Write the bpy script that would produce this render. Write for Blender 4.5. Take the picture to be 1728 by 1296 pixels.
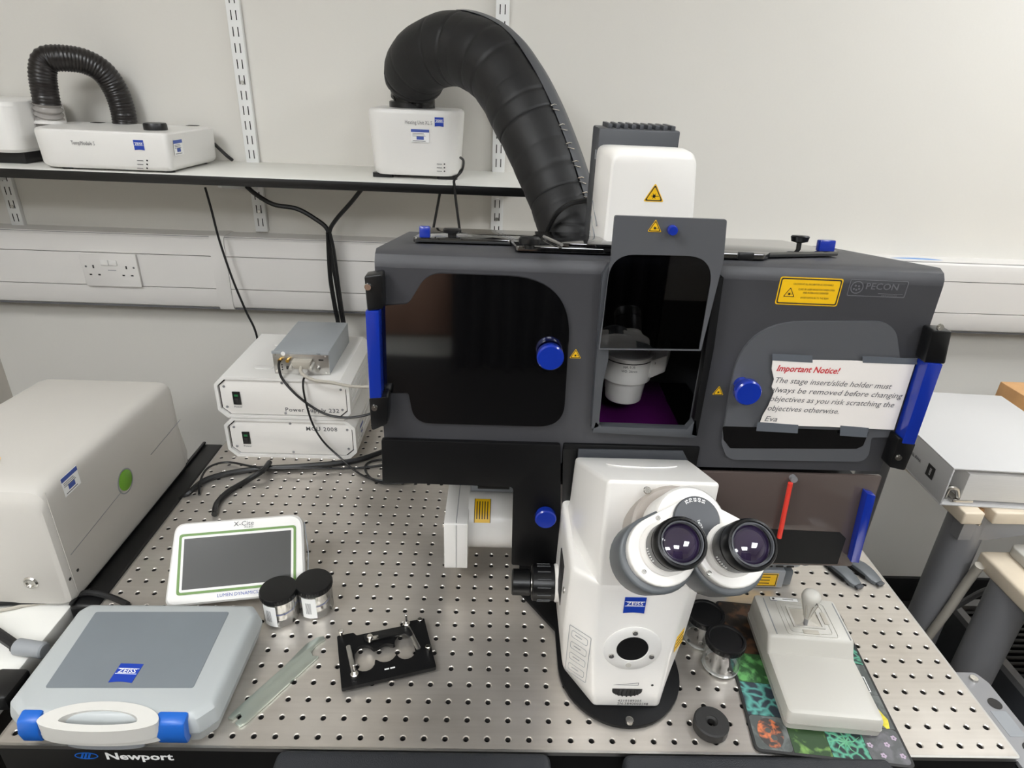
import bpy, bmesh, math, random
from mathutils import Vector, Matrix
from mathutils.geometry import tessellate_polygon
random.seed(7)
for o in list(bpy.data.objects): bpy.data.objects.remove(o)
SC = bpy.context.scene
COL = SC.collection
TZ = 0.83                      # height of the optical table above the floor
# ------------------------------------------------------------------ camera
CF = 1073.27
YAW, PITCH, ROLL = -0.030788, 0.444774, 0.042590
CPOS = Vector((-0.02874, -0.50172, 0.70868))
RC = (Matrix.Rotation(YAW, 3, 'Z') @ Matrix.Rotation(math.pi/2-PITCH, 3, 'X') @ Matrix.Rotation(ROLL, 3, 'Z'))
cd = bpy.data.cameras.new('camera'); cam = bpy.data.objects.new('camera', cd); COL.objects.link(cam)
cd.sensor_fit = 'HORIZONTAL'; cd.sensor_width = 36.0; cd.lens = 36.0*CF/1728; cd.clip_start = .02
cam.matrix_world = Matrix.Translation(CPOS) @ RC.to_4x4()
SC.camera = cam
# ------------------------------------------------------------------ world, exposure
w = bpy.data.worlds.new('room_ambient'); SC.world = w; w.use_nodes = True
w.node_tree.nodes['Background'].inputs[0].default_value = (1, .985, .96, 1)
w.node_tree.nodes['Background'].inputs[1].default_value = 0.25
SC.view_settings.view_transform = 'Standard'; SC.view_settings.look = 'None'
SC.view_settings.gamma = 1; SC.view_settings.use_curve_mapping = False
SC.view_settings.exposure = 0.0
LAMP = 24.0                     # strength of the ceiling panels
PANELS = [(-1.03, -.65, 'beside the left wall above the side bench'), (.12, -1.9, 'in the middle of the ceiling before the added drape'), (1.5, .3, 'close to the back wall above the cream desk'), (-1.0, -2.2, 'above the added brown cabinet'), (1.15, -1.35, 'between the added drape and the right wall')]
# ------------------------------------------------------------------ pixel helpers (table frame)
def ray(x, y): return RC @ Vector(((x-864)/CF, -(y-648)/CF, -1))
def az(x, y, z=0.):
    d = ray(x, y); return CPOS + d*((z-CPOS.z)/d.z)
def ay(x, y, Y):
    d = ray(x, y); return CPOS + d*((Y-CPOS.y)/d.y)
def ax(x, y, X):
    d = ray(x, y); return CPOS + d*((X-CPOS.x)/d.x)
def fy(pts, Y): return [(ay(x, y, Y).x, ay(x, y, Y).z) for x, y in pts]
# ------------------------------------------------------------------ materials
def lin(c):
    r = []
    for v in c:
        v /= 255.; r.append(v/12.92 if v <= .04045 else ((v+.055)/1.055)**2.4)
    return (*r, 1)
MATS = {}
def mat(name, rgb, rough=.5, metal=0, bump=0, bscale=300, var=.04, vscale=8, spec=.5, ior=1.5, trans=0, coat=0, emis=0, stretch=None, rvar=0):
    m = bpy.data.materials.new(name); m.use_nodes = True; N = m.node_tree.nodes; L = m.node_tree.links
    b = N['Principled BSDF']; c = lin(rgb)
    tc = N.new('ShaderNodeTexCoord'); src = tc.outputs['Object']
    if stretch:
        mp = N.new('ShaderNodeMapping'); mp.inputs['Scale'].default_value = stretch; L.new(src, mp.inputs[0]); src = mp.outputs[0]
    nz = N.new('ShaderNodeTexNoise'); nz.inputs['Scale'].default_value = vscale; nz.inputs['Detail'].default_value = 4; L.new(src, nz.inputs['Vector'])
    rp = N.new('ShaderNodeValToRGB'); rp.color_ramp.elements[0].position = .3; rp.color_ramp.elements[1].position = .7
    rp.color_ramp.elements[0].color = tuple(min(1, v*(1-var)) for v in c[:3])+(1,); rp.color_ramp.elements[1].color = tuple(min(1, v*(1+var)) for v in c[:3])+(1,)
    L.new(nz.outputs['Fac'], rp.inputs[0]); L.new(rp.outputs[0], b.inputs['Base Color'])
    b.inputs['Roughness'].default_value = rough; b.inputs['Metallic'].default_value = metal
    b.inputs['Specular IOR Level'].default_value = spec; b.inputs['IOR'].default_value = ior
    b.inputs['Transmission Weight'].default_value = trans; b.inputs['Coat Weight'].default_value = coat; b.inputs['Coat Roughness'].default_value = .08
    if rvar:
        mr = N.new('ShaderNodeMapRange'); mr.inputs['To Min'].default_value = rough-rvar; mr.inputs['To Max'].default_value = rough+rvar
        L.new(nz.outputs['Fac'], mr.inputs[0]); L.new(mr.outputs[0], b.inputs['Roughness'])
    if bump:
        n2 = N.new('ShaderNodeTexNoise'); n2.inputs['Scale'].default_value = bscale; L.new(src, n2.inputs['Vector'])
        bp = N.new('ShaderNodeBump'); bp.inputs['Strength'].default_value = bump; bp.inputs['Distance'].default_value = .001
        L.new(n2.outputs['Fac'], bp.inputs['Height']); L.new(bp.outputs[0], b.inputs['Normal'])
    if emis:
        b.inputs['Emission Color'].default_value = c; b.inputs['Emission Strength'].default_value = emis
    MATS[name] = m; return m
M = MATS
def clear_plastic():
    m = bpy.data.materials.new('glass'); m.use_nodes = True; N = m.node_tree.nodes; L = m.node_tree.links; N.remove(N['Principled BSDF'])
    tr = N.new('ShaderNodeBsdfTransparent'); tr.inputs[0].default_value = (.93, .94, .94, 1); gl = N.new('ShaderNodeBsdfGlossy'); gl.inputs['Roughness'].default_value = .12
    lw = N.new('ShaderNodeLayerWeight'); lw.inputs[0].default_value = .5; pw = N.new('ShaderNodeMath'); pw.operation = 'POWER'; pw.inputs[1].default_value = 1.6; L.new(lw.outputs['Facing'], pw.inputs[0])
    fr = N.new('ShaderNodeMath'); fr.operation = 'MULTIPLY_ADD'; fr.inputs[1].default_value = .8; fr.inputs[2].default_value = .10; L.new(pw.outputs[0], fr.inputs[0])
    mx = N.new('ShaderNodeMixShader'); L.new(fr.outputs[0], mx.inputs[0]); L.new(tr.outputs[0], mx.inputs[1]); L.new(gl.outputs[0], mx.inputs[2]); L.new(mx.outputs[0], N['Material Output'].inputs[0]); MATS['glass'] = m
mat('wall_paint', (214, 211, 204), .75, bump=.15, bscale=140, var=.012, vscale=1.5)
mat('ceiling_paint', (235, 234, 230), .9)
mat('floor_vinyl', (30, 28, 27), .45, var=.1, vscale=12)
mat('rear_paint', (196, 190, 180), .8)
mat('added_drape', (30, 28, 28), .9, var=.2)  # cloth of the unseen sheet added to darken reflections
mat('trunking', (214, 211, 207), .35, var=.01)
mat('rail_white', (228, 228, 226), .35, var=.01)
mat('slot', (40, 38, 36), .8)
mat('shelf_laminate', (228, 227, 221), .35, var=.015)
mat('edging', (10, 10, 10), .35)
mat('white_plastic', (224, 222, 218), .32, var=.01, bump=.04, bscale=900)
mat('scope_white', (234, 231, 226), .28, var=.008, coat=.2)
mat('laser_white', (191, 187, 180), .55, var=.012, bump=.08, bscale=1200)
mat('beige_plastic', (187, 184, 176), .4, var=.012, bump=.06, bscale=1300)
mat('black_plastic', (12, 12, 13), .35, var=.1)
mat('black_satin', (11, 11, 12), .5, spec=.2, var=.08, bump=.1, bscale=1500)
mat('incubator_grey', (62, 62, 65), .42, var=.06, bump=.12, bscale=1800, spec=.45)
mat('incubator_gloss', (5, 5, 6), .05, ior=2.3, var=.02)
mat('smoked_reflection', (84, 74, 70), .08, ior=1.55, var=.02)  # floor reflection on the lower right shutter put into its base colour
mat('void_black', (5, 5, 5), .7)
mat('dark_grey', (66, 68, 72), .4, var=.05)
mat('tube_grey', (92, 96, 99), .38, var=.04)
mat('mid_grey', (140, 143, 146), .4, var=.03)
mat('alu', (200, 198, 194), .32, 1, var=.05)
mat('steel_bright', (215, 212, 206), .2, 1, var=.06, vscale=60)
mat('controller_alu', (168, 173, 177), .42, .35, var=.03)
mat('zinc', (196, 205, 196), .3, .85, var=.04, vscale=25)
mat('blue', (18, 46, 150), .22, var=.03, coat=.3)
mat('blue_clip', (26, 92, 180), .35, var=.03)
mat('logo_blue', (22, 58, 160), .35, var=.02)
mat('logo_white', (240, 240, 240), .4)
mat('ink', (35, 34, 34), .6)
mat('ink_grey', (96, 96, 98), .6)
mat('ink_green', (100, 130, 90), .6)
mat('label_blue', (60, 84, 160), .5)
mat('label_white', (236, 236, 234), .5)
mat('yellow', (238, 188, 20), .4, var=.02)
mat('red', (226, 62, 48), .3, coat=.3)
mat('red_ink', (200, 50, 55), .6)
mat('paper', (236, 230, 224), .65, var=.02)
mat('tape', (96, 100, 106), .15, var=.03)
mat('duct_cloth', (14, 14, 16), .55, var=.15, vscale=30, bump=.35, bscale=90)
mat('duct_gloss', (12, 12, 13), .18, bump=.6, bscale=60)
mat('cable_black', (16, 16, 17), .4)
mat('cable_beige', (176, 170, 158), .5)
mat('cable_blue', (110, 150, 200), .45)
mat('hose_black', (26, 22, 21), .32)
mat('hose_clear', (150, 146, 142), .12, var=.1)
mat('screen_grey', (52, 52, 49), .3, var=.03)
mat('screen_green', (92, 130, 52), .4)
mat('green_badge', (112, 168, 44), .35)
mat('case_frost', (168, 172, 172), .38, var=.02)
mat('case_handle', (204, 202, 196), .4, var=.01)
mat('case_window', (114, 120, 125), .42, var=.03, vscale=14)
mat('purple', (96, 26, 100), .1, ior=1.5, var=.08)
mat('lens', (40, 30, 54), .02, ior=1.9, coat=1, var=.3, vscale=60)
mat('clear_rim', (190, 192, 190), .12, metal=.4)
clear_plastic()
mat('rubber', (30, 29, 28), .6, var=.12, vscale=200, bump=.2, bscale=900)
mat('vinyl_pad', (34, 36, 40), .5, var=.06, bump=.5, bscale=900)
mat('leg_grey', (146, 146, 148), .38, .3, var=.05)
mat('wood_beige', (220, 206, 184), .5, var=.05, vscale=20)
mat('wood_brown', (176, 138, 118), .5, var=.12, vscale=6)
mat('wood_tan', (196, 150, 100), .55, var=.1, vscale=20)
mat('binder_white', (198, 197, 196), .4, var=.01)
mat('binder_grey', (190, 190, 190), .4, var=.02)
mat('pages', (214, 212, 208), .7, var=.05, vscale=3, stretch=(1, 1, 400))
mat('gold', (190, 150, 70), .25, 1)
mat('green_led', (40, 120, 70), .3)
mat('lamp_panel', (249, 252, 255), .5, emis=LAMP)
mat('disc_grey', (160, 152, 144), .4, 0)
# brushed steel of the optical table
def steel():
    m = bpy.data.materials.new('table_steel'); m.use_nodes = True; N = m.node_tree.nodes; L = m.node_tree.links; b = N['Principled BSDF']
    tc = N.new('ShaderNodeTexCoord'); mp = N.new('ShaderNodeMapping'); mp.inputs['Scale'].default_value = (6, 160, 1); L.new(tc.outputs['Object'], mp.inputs[0])
    n1 = N.new('ShaderNodeTexNoise'); n1.inputs['Scale'].default_value = 1; n1.inputs['Detail'].default_value = 6; L.new(mp.outputs[0], n1.inputs[0])
    n2 = N.new('ShaderNodeTexNoise'); n2.inputs['Scale'].default_value = 9; n2.inputs['Detail'].default_value = 5; L.new(tc.outputs['Object'], n2.inputs[0])
    mx = N.new('ShaderNodeMath'); mx.operation = 'MULTIPLY_ADD'; mx.inputs[1].default_value = .4; L.new(n1.outputs[0], mx.inputs[0]); L.new(n2.outputs[0], mx.inputs[2])
    rp = N.new('ShaderNodeValToRGB'); e = rp.color_ramp.elements; e[0].position = .4; e[1].position = .95; e[0].color = lin((180, 173, 164)); e[1].color = lin((208, 202, 194))
    L.new(mx.outputs[0], rp.inputs[0]); L.new(rp.outputs[0], b.inputs['Base Color'])
    mr = N.new('ShaderNodeMapRange'); mr.inputs['To Min'].default_value = .24; mr.inputs['To Max'].default_value = .40; L.new(n2.outputs[0], mr.inputs[0]); L.new(mr.outputs[0], b.inputs['Roughness'])
    bp = N.new('ShaderNodeBump'); bp.inputs['Strength'].default_value = .08; bp.inputs['Distance'].default_value = .0005; L.new(n1.outputs[0], bp.inputs['Height']); L.new(bp.outputs[0], b.inputs['Normal'])
    b.inputs['Metallic'].default_value = .72; M['table_steel'] = m
steel()
def fluo(name, bg, fg, scale, kind='vor', seed=0):
    m = bpy.data.materials.new(name); m.use_nodes = True; N = m.node_tree.nodes; L = m.node_tree.links; b = N['Principled BSDF']
    tc = N.new('ShaderNodeTexCoord'); mp = N.new('ShaderNodeMapping'); mp.inputs['Location'].default_value = (seed, seed*.7, 0); L.new(tc.outputs['Object'], mp.inputs[0])
    wn = N.new('ShaderNodeTexNoise'); wn.inputs['Scale'].default_value = scale*.6; L.new(mp.outputs[0], wn.inputs[0])
    mix = N.new('ShaderNodeMixRGB'); mix.inputs[0].default_value = .02; L.new(mp.outputs[0], mix.inputs[1]); L.new(wn.outputs['Color'], mix.inputs[2])
    if kind == 'vor':
        t = N.new('ShaderNodeTexVoronoi'); t.feature = 'DISTANCE_TO_EDGE'; t.inputs['Scale'].default_value = scale; out = t.outputs['Distance']; lo, hi = .02, .16
    else:
        t = N.new('ShaderNodeTexNoise'); t.inputs['Scale'].default_value = scale; t.inputs['Detail'].default_value = 6; out = t.outputs['Fac']; lo, hi = .62, .48
    L.new(mix.outputs[0], t.inputs['Vector'])
    mr = N.new('ShaderNodeMapRange'); mr.inputs['From Min'].default_value = lo; mr.inputs['From Max'].default_value = hi; L.new(out, mr.inputs[0])
    rp = N.new('ShaderNodeValToRGB'); rp.color_ramp.elements[0].color = lin(fg); rp.color_ramp.elements[1].color = lin(bg)
    L.new(mr.outputs[0], rp.inputs[0]); L.new(rp.outputs[0], b.inputs['Base Color']); b.inputs['Roughness'].default_value = .55; M[name] = m
# ------------------------------------------------------------------ mesh builder
I4 = Matrix.Identity(4)
def frame(o, xd, yd):
    x = Vector(xd).normalized(); y = Vector(yd); z = x.cross(y).normalized(); y = z.cross(x)
    m = Matrix((x, y, z)).transposed().to_4x4(); m.translation = Vector(o); return m
def FR(Y): return frame((0, Y, 0), (1, 0, 0), (0, 0, 1))        # 2D (x,z) plane facing the viewer's side (-Y)
def rpoly(pts, r, seg=6):
    n = len(pts); out = []
    for i in range(n):
        p = Vector(pts[i]); a = Vector(pts[i-1]); c = Vector(pts[(i+1) % n])
        rr = r[i] if isinstance(r, (list, tuple)) else r
        if rr <= 0: out.append(tuple(p)); continue
        da = (a-p); dc = (c-p); la, lc = da.length, dc.length; da /= la; dc /= lc
        ang = math.acos(max(-1, min(1, da.dot(dc)))); t = min(rr/max(1e-6, math.tan(ang/2)), la*.49, lc*.49)
        p0 = p+da*t; p1 = p+dc*t
        for k in range(seg+1):
            s = k/seg; q = p0*(1-s)**2+p*2*s*(1-s)+p1*s*s; out.append(tuple(q))
    return out
def circ(cx, cy, r, n=24, a0=0, a1=2*math.pi, ry=None):
    full = abs(a1-a0-2*math.pi) < 1e-6; d = n if full else n-1
    return [(cx+r*math.cos(a0+(a1-a0)*k/d), cy+(ry or r)*math.sin(a0+(a1-a0)*k/d)) for k in range(n)]
def rect(x0, x1, y0, y1): return [(x0, y0), (x1, y0), (x1, y1), (x0, y1)]
def spline(pts, n=8):
    pts = [Vector(p) for p in pts]; out = []
    for i in range(len(pts)-1):
        p0 = pts[max(0, i-1)]; p1 = pts[i]; p2 = pts[i+1]; p3 = pts[min(len(pts)-1, i+2)]
        for k in range(n):
            t = k/n
            out.append(.5*((2*p1)+(p2-p0)*t+(2*p0-5*p1+4*p2-p3)*t*t+(3*p1-p0-3*p2+p3)*t**3))
    out.append(pts[-1]); return out
class G:
    def __init__(s, M=None): s.bm = bmesh.new(); s.M = M or I4
    def _add(s, b, M=None, bev=0, seg=2, ang=.5):
        if bev > 0:
            es = [e for e in b.edges if len(e.link_faces) == 2 and e.calc_face_angle(0) > ang]
            bmesh.ops.bevel(b, geom=es, offset=bev, segments=seg, profile=.5, affect='EDGES', clamp_overlap=True)
        b.transform(s.M @ (M or I4)); me = bpy.data.meshes.new('t'); b.to_mesh(me); b.free(); s.bm.from_mesh(me); bpy.data.meshes.remove(me); return s
    def box(s, x0, x1, y0, y1, z0, z1, bev=0, seg=2, M=None):
        b = bmesh.new(); bmesh.ops.create_cube(b, size=1)
        b.transform(Matrix.Translation(((x0+x1)/2, (y0+y1)/2, (z0+z1)/2)) @ Matrix.Diagonal((x1-x0, y1-y0, z1-z0, 1)))
        return s._add(b, M, bev, seg)
    def prism(s, pts, z0, z1, bev=0, seg=2, M=None, ang=.5, top=None):
        b = bmesh.new(); lo = [b.verts.new((p[0], p[1], z0)) for p in pts]; hi = [b.verts.new((p[0], p[1], z1)) for p in (top or pts)]
        n = len(pts); b.faces.new(hi); b.faces.new(lo[::-1])
        for i in range(n): b.faces.new((lo[i], lo[(i+1) % n], hi[(i+1) % n], hi[i]))
        bmesh.ops.recalc_face_normals(b, faces=b.faces); return s._add(b, M, bev, seg, ang)
    def holed(s, outer, holes, z0, z1, M=None):
        b = bmesh.new(); loops = [outer]+holes; allp = [p for l in loops for p in l]
        lo = [b.verts.new((p[0], p[1], z0)) for p in allp]; hi = [b.verts.new((p[0], p[1], z1)) for p in allp]
        for t in tessellate_polygon([[Vector((p[0], p[1], 0)) for p in l] for l in loops]):
            for vs in ([hi[i] for i in t], [lo[i] for i in t][::-1]):
                try: b.faces.new(vs)
                except ValueError: pass
        k = 0
        for l in loops:
            n = len(l)
            for i in range(n): b.faces.new((lo[k+i], lo[k+(i+1) % n], hi[k+(i+1) % n], hi[k+i]))
            k += n
        bmesh.ops.recalc_face_normals(b, faces=b.faces); return s._add(b, M)
    def lathe(s, prof, M=None, n=28, a0=0, a1=2*math.pi):
        b = bmesh.new(); full = abs(a1-a0) > 6.28; rings = []; m = n if full else n+1
        for r, h in prof:
            if r < 1e-6: rings.append([b.verts.new((0, 0, h))])
            else: rings.append([b.verts.new((r*math.cos(a0+(a1-a0)*k/n), r*math.sin(a0+(a1-a0)*k/n), h)) for k in range(m)])
        for A, B in zip(rings, rings[1:]):
            for k in range(n):
                j = (k+1) % m
                if len(A) == 1 and len(B) == 1: continue
                if len(A) == 1: b.faces.new((A[0], B[k], B[j]))
                elif len(B) == 1: b.faces.new((A[k], A[j], B[0]))
                else: b.faces.new((A[k], A[j], B[j], B[k]))
        bmesh.ops.recalc_face_normals(b, faces=b.faces); return s._add(b, M)
    def cyl(s, p0, p1, r0, r1=None, n=24, bev=0):
        p0 = Vector(p0); p1 = Vector(p1); d = p1-p0; h = d.length; r1 = r0 if r1 is None else r1
        x = Vector((1, 0, 0)) if abs(d.normalized().x) < .9 else Vector((0, 1, 0)); z = d.normalized(); y = z.cross(x).normalized(); x = y.cross(z)
        m = Matrix((x, y, z)).transposed().to_4x4(); m.translation = p0
        pr = [(0, 0), (r0-bev, 0), (r0, bev), (r1, h-bev), (r1-bev, h), (0, h)] if bev else [(0, 0), (r0, 0), (r1, h), (0, h)]
        return s.lathe(pr, m, n)
    def tube(s, path, r, n=10, caps=True):
        path = [Vector(p) for p in path]; b = bmesh.new(); rings = []; up = Vector((0, 0, 1))
        t0 = (path[1]-path[0]).normalized(); u = t0.orthogonal().normalized()
        for i, p in enumerate(path):
            t = (path[min(i+1, len(path)-1)]-path[max(0, i-1)])
            t = t.normalized() if t.length > 1e-9 else t0
            u = (u-t*u.dot(t)).normalized(); v = t.cross(u); rr = r[i] if isinstance(r, (list, tuple)) else r
            rings.append([b.verts.new(p+(u*math.cos(2*math.pi*k/n)+v*math.sin(2*math.pi*k/n))*rr) for k in range(n)])
        for A, B in zip(rings, rings[1:]):
            for k in range(n): b.faces.new((A[k], A[(k+1) % n], B[(k+1) % n], B[k]))
        if caps: b.faces.new(rings[0][::-1]); b.faces.new(rings[-1])
        bmesh.ops.recalc_face_normals(b, faces=b.faces); return s._add(b)
    def loft(s, rings, bev=0, seg=2, M=None, ang=.5):
        b = bmesh.new(); R = [[b.verts.new(p) for p in r] for r in rings]; n = len(R[0])
        for A, B in zip(R, R[1:]):
            for k in range(n): b.faces.new((A[k], A[(k+1) % n], B[(k+1) % n], B[k]))
        b.faces.new(R[0][::-1]); b.faces.new(R[-1]); bmesh.ops.recalc_face_normals(b, faces=b.faces); return s._add(b, M, bev, seg, ang)
    def ball(s, c, r, n=14, M=None):
        b = bmesh.new(); bmesh.ops.create_uvsphere(b, u_segments=n, v_segments=n//2+1, radius=r); b.transform(Matrix.Translation(c)); return s._add(b, M)
class TH:
    def __init__(s, o): s.o = o; s.inv = o.matrix_basis.inverted()
def thing(name, label, cat, loc=(0, 0, 0), rotz=0, group=None):
    o = bpy.data.objects.new(name, None); COL.objects.link(o); o.empty_display_size = .02
    o.location = loc; o.rotation_euler = (0, 0, rotz); o.matrix_basis = Matrix.Translation(loc) @ Matrix.Rotation(rotz, 4, 'Z')
    o['label'] = label; o['category'] = cat
    if group: o['group'] = group
    return o
def finish(me, m):
    me.polygons.foreach_set('use_smooth', [True]*len(me.polygons)); me.set_sharp_from_angle(angle=math.radians(32))
    for x in (m if isinstance(m, (list, tuple)) else [m]): me.materials.append(M[x])
def part(name, g, m, parent=None, local=False, label=None):
    """mesh object; geometry is in the table frame unless local=True (then in the parent's frame)"""
    me = bpy.data.meshes.new(name); g.bm.to_mesh(me); g.bm.free(); finish(me, m)
    o = bpy.data.objects.new(name, me); COL.objects.link(o)
    if parent:
        if not local:
            p = parent; mw = I4
            while p: mw = p.matrix_basis @ mw; p = p.parent
            me.transform(mw.inverted())
        o.parent = parent
    if label: o['label'] = label
    return o
def solo(name, g, m, label, cat, group=None, loc=None):
    o = part(name, g, m); v = o.data.vertices
    if loc is None:
        xs = [p.co.x for p in v]; ys = [p.co.y for p in v]; loc = ((min(xs)+max(xs))/2, (min(ys)+max(ys))/2, min(p.co.z for p in v))
    o.data.transform(Matrix.Translation(-Vector(loc))); o.location = loc; o.matrix_basis = Matrix.Translation(loc)
    o['label'] = label; o['category'] = cat
    if group: o['group'] = group
    return o
def struct(name, g, m, parent=None):
    o = part(name, g, m, parent)
    if not parent: o['kind'] = 'structure'
    return o
def text(body, size, m, parent, Mx, local=False, name='lettering', align='LEFT', bold=0, shear=0, sx=1, gap=1, leading=1, width=0):
    cu = bpy.data.curves.new('t', 'FONT'); cu.body = body; cu.size = size; cu.align_x = align; cu.align_y = 'CENTER'; cu.offset = bold*size; cu.shear = shear
    cu.space_character = gap; cu.space_line = leading; cu.resolution_u = 2
    t = bpy.data.objects.new('t', cu); me = bpy.data.meshes.new_from_object(t); bpy.data.objects.remove(t)
    if width: vx = [v.co.x for v in me.vertices]; sx = width/(max(vx)-min(vx))
    me.transform(Mx @ Matrix.Diagonal((sx, 1, 1, 1)))
    g = G(); g.bm.from_mesh(me); bpy.data.meshes.remove(me)
    return part(name, g, m, parent, local)
def T(x, y, z=0): return Matrix.Translation((x, y, z))
def logo(parent, Mx, wd, local=False, m='logo_blue'):
    """blue square badge with curved lower edge and white serif word; Mx: centre, x right, y up, z out"""
    h = wd*.98; bot = [(-wd/2+wd*k/10, -h/2+.055*wd*math.sin(math.pi*k/10)) for k in range(11)]
    g = G(Mx); g.prism(bot+[(wd/2, h/2), (-wd/2, h/2)], 0, .0004)
    p = part('logo_badge', g, m, parent, local)
    text('ZEISS', wd*.31, 'logo_white', p if not local else parent, Mx @ T(0, wd*.1, .0006), local, align='CENTER', bold=.012, sx=1.08)
    g = G(Mx @ T(0, wd*.22, .0004)); g.box(-wd*.46, wd*.46, 0, wd*.02, 0, .0002); g.box(-wd*.46, wd*.46, -wd*.27, -wd*.25, 0, .0002)
    part('logo_line', g, 'logo_white', parent, local); return p
def tri(parent, Mx, s, local=False):
    """yellow laser warning triangle, s = side"""
    h = s*.866
    def tp(k): return rpoly([(-s/2*k, -h/3*k), (s/2*k, -h/3*k), (0, 2*h/3*k)], s*.06, 3)
    g = G(Mx); g.prism(tp(1.12), 0, .0003); a = part('warning_label', g, 'yellow', parent, local)
    g = G(Mx); g.holed(tp(.98), [tp(.8)], .0003, .0005); g.prism(circ(0, -h*.04, s*.085, 12), .0003, .0005)
    for k in range(6):
        a2 = k*math.pi/3; g.prism(rect(0, s*.16, -s*.012, s*.012), .0003, .0005, M=T(0, -h*.04) @ Matrix.Rotation(a2, 4, 'Z'))
    g.prism(rect(0, s*.26, -s*.016, s*.016), .0003, .0005, M=T(0, -h*.04))
    part('warning_symbol', g, 'ink', a if not local else parent, local); return a
def asset_label(parent, Mx, wd, hh, local=False):
    """small white sticker with a blue header and a blue code box"""
    g = G(Mx); g.box(-wd/2, wd/2, -hh/2, hh/2, 0, .0003); a = part('asset_sticker', g, 'label_white', parent, local)
    q = a if not local else parent
    g = G(Mx); g.box(-wd*.5, wd*.5, hh*.26, hh*.48, .0003, .0005); g.box(-wd*.2, wd*.2, -hh*.3, -hh*.05, .0003, .0005); part('sticker_print', g, 'label_blue', q, local)
    g = G(Mx)
    for k in range(3): g.box(-wd*.42, wd*(.2+.05*k), hh*(.14-.09*k), hh*(.17-.09*k), .0003, .0005)
    g.box(-wd*.4, wd*.3, -hh*.42, -hh*.38, .0003, .0005); part('sticker_text', g, 'ink_grey', q, local); return a
def screw(parent, p, axis, r=.004, m='steel_bright', name='screw', local=False):
    p = Vector(p); a = Vector(axis).normalized(); g = G(); g.cyl(p, p+a*r*.5, r, r*.85, 14); g.cyl(p+a*r*.5, p+a*r*.52, r*.45, r*.45, 6)
    return part(name, g, m, parent, local)

# ================================================================== SETTING
WY = 1.12; WL = -1.385
g = G(); g.box(WL-.1, 2.6, WY, WY+.1, -TZ, 1.77); struct('wall_back', g, 'wall_paint')
g = G(); g.box(WL-.1, WL, -4.0, WY, -TZ, 1.77); struct('wall_left', g, 'rear_paint')
g = G(); g.box(2.6, 2.7, -4.0, WY+.1, -TZ, 1.77); struct('wall_right', g, 'wall_paint')
g = G(); g.box(WL-.1, 2.7, -4.1, -4.0, -TZ, 1.77); struct('wall_front', g, 'rear_paint')
g = G(); g.box(WL-.1, 2.7, -4.1, WY+.1, -TZ-.05, -TZ); struct('floor', g, 'floor_vinyl')
g = G(); g.box(WL-.1, 2.7, -4.1, WY+.1, 1.77, 1.85); struct('ceiling', g, 'ceiling_paint')
g = G(); g.box(WL, 2.6, WY-.012, WY, -TZ, -TZ+.1, .003); struct('baseboard_back', g, 'black_plastic')
for x, y, where in PANELS:
    t = thing('ceiling_light', 'square white ceiling light panel '+where, 'light', (x, y, 1.75), 0, 'ceiling light panels')
    g = G(); g.holed(rect(-.31, .31, -.31, .31), [rect(-.29, .29, -.29, .29)], -.005, .02); part('lamp_frame', g, 'rail_white', t, True)
    g = G(); g.box(-.29, .29, -.29, .29, 0, .008); part('diffuser', g, 'lamp_panel', t, True)
t = thing('reflection_cabinet', 'added low brown cabinet on a pale plinth, shaped for the door reflection', 'cabinet', (-.82, -3.0, -TZ))  # unseen, added so the left door reflects brown above a pale band
g = G(); g.box(-1.36, -.30, -3.4, -2.7, -TZ, -.70); part('plinth', g, 'shelf_laminate', t)
g = G(); g.box(-1.37, -.29, -3.4, -2.69, -.70, -.10, .004); part('carcass', g, 'wood_brown', t)
for k in range(2): g = G(); g.box(-1.34+.52*k, -.84+.52*k, -2.69, -2.675, -.68, -.13, .003); d_ = part('door', g, 'wood_brown', t); g = G(); g.box(-.90+.10*k, -.885+.10*k, -2.675, -2.655, -.42, -.30, .003); part('handle', g, 'black_plastic', d_)
cv_ = [(-.28+.012*k, -2.5+.035*math.sin(k*.75)+.012*math.sin(k*.31)) for k in range(100)]
g = G(); g.prism(cv_+[(x, y-.012) for x, y in cv_[::-1]], -TZ+.02, 1.55); solo('reflection_drape', g, 'added_drape', 'added black pleated drape behind the viewer, darkening the door reflections', 'added_drape')  # unseen cloth added to darken what the incubator doors reflect
g = G(); g.cyl((-.36, -2.5, 1.57), (1.0, -2.5, 1.57), .014); g.box(-.34, -.32, -2.51, -2.49, 1.56, 1.77); g.box(.96, .98, -2.51, -2.49, 1.56, 1.77); solo('drape_rail', g, 'alu', 'added metal ceiling rail carrying the black drape', 'rail')  # rail belonging to the added cloth
# dado trunking: body with three lids and joint covers
prof_t = [(WY, .338), (1.078, .338), (1.064, .333), (1.0600, .322), (1.060, .165), (1.064, .155), (1.08, .148), (WY, .148)]
def xprism(g, prof, x0, x1, bev=0): g.prism([(p[0], p[1]) for p in prof], x0, x1, bev, M=frame((0, 0, 0), (0, 1, 0), (0, 0, 1)))
g = G(); xprism(g, [(WY, .336), (1.066, .336), (1.066, .15), (WY, .15)], WL, 2.6); tr = struct('trim_1', g, 'ink_grey')
g = G(); xprism(g, [(1.068, .3365), (1.0605, .331), (1.058, .320), (1.058, .2905), (1.068, .2905)], WL, 2.6); part('trunking_lid', g, 'trunking', tr)
g = G(); xprism(g, [(1.068, .2885), (1.0585, .2885), (1.0585, .2075), (1.068, .2075)], WL, 2.6); part('trunking_lid', g, 'trunking', tr)
g = G(); xprism(g, [(1.068, .2055), (1.058, .2055), (1.058, .170), (1.062, .158), (1.072, .150), (1.068, .150)], WL, 2.6); part('trunking_lid', g, 'trunking', tr)
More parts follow.
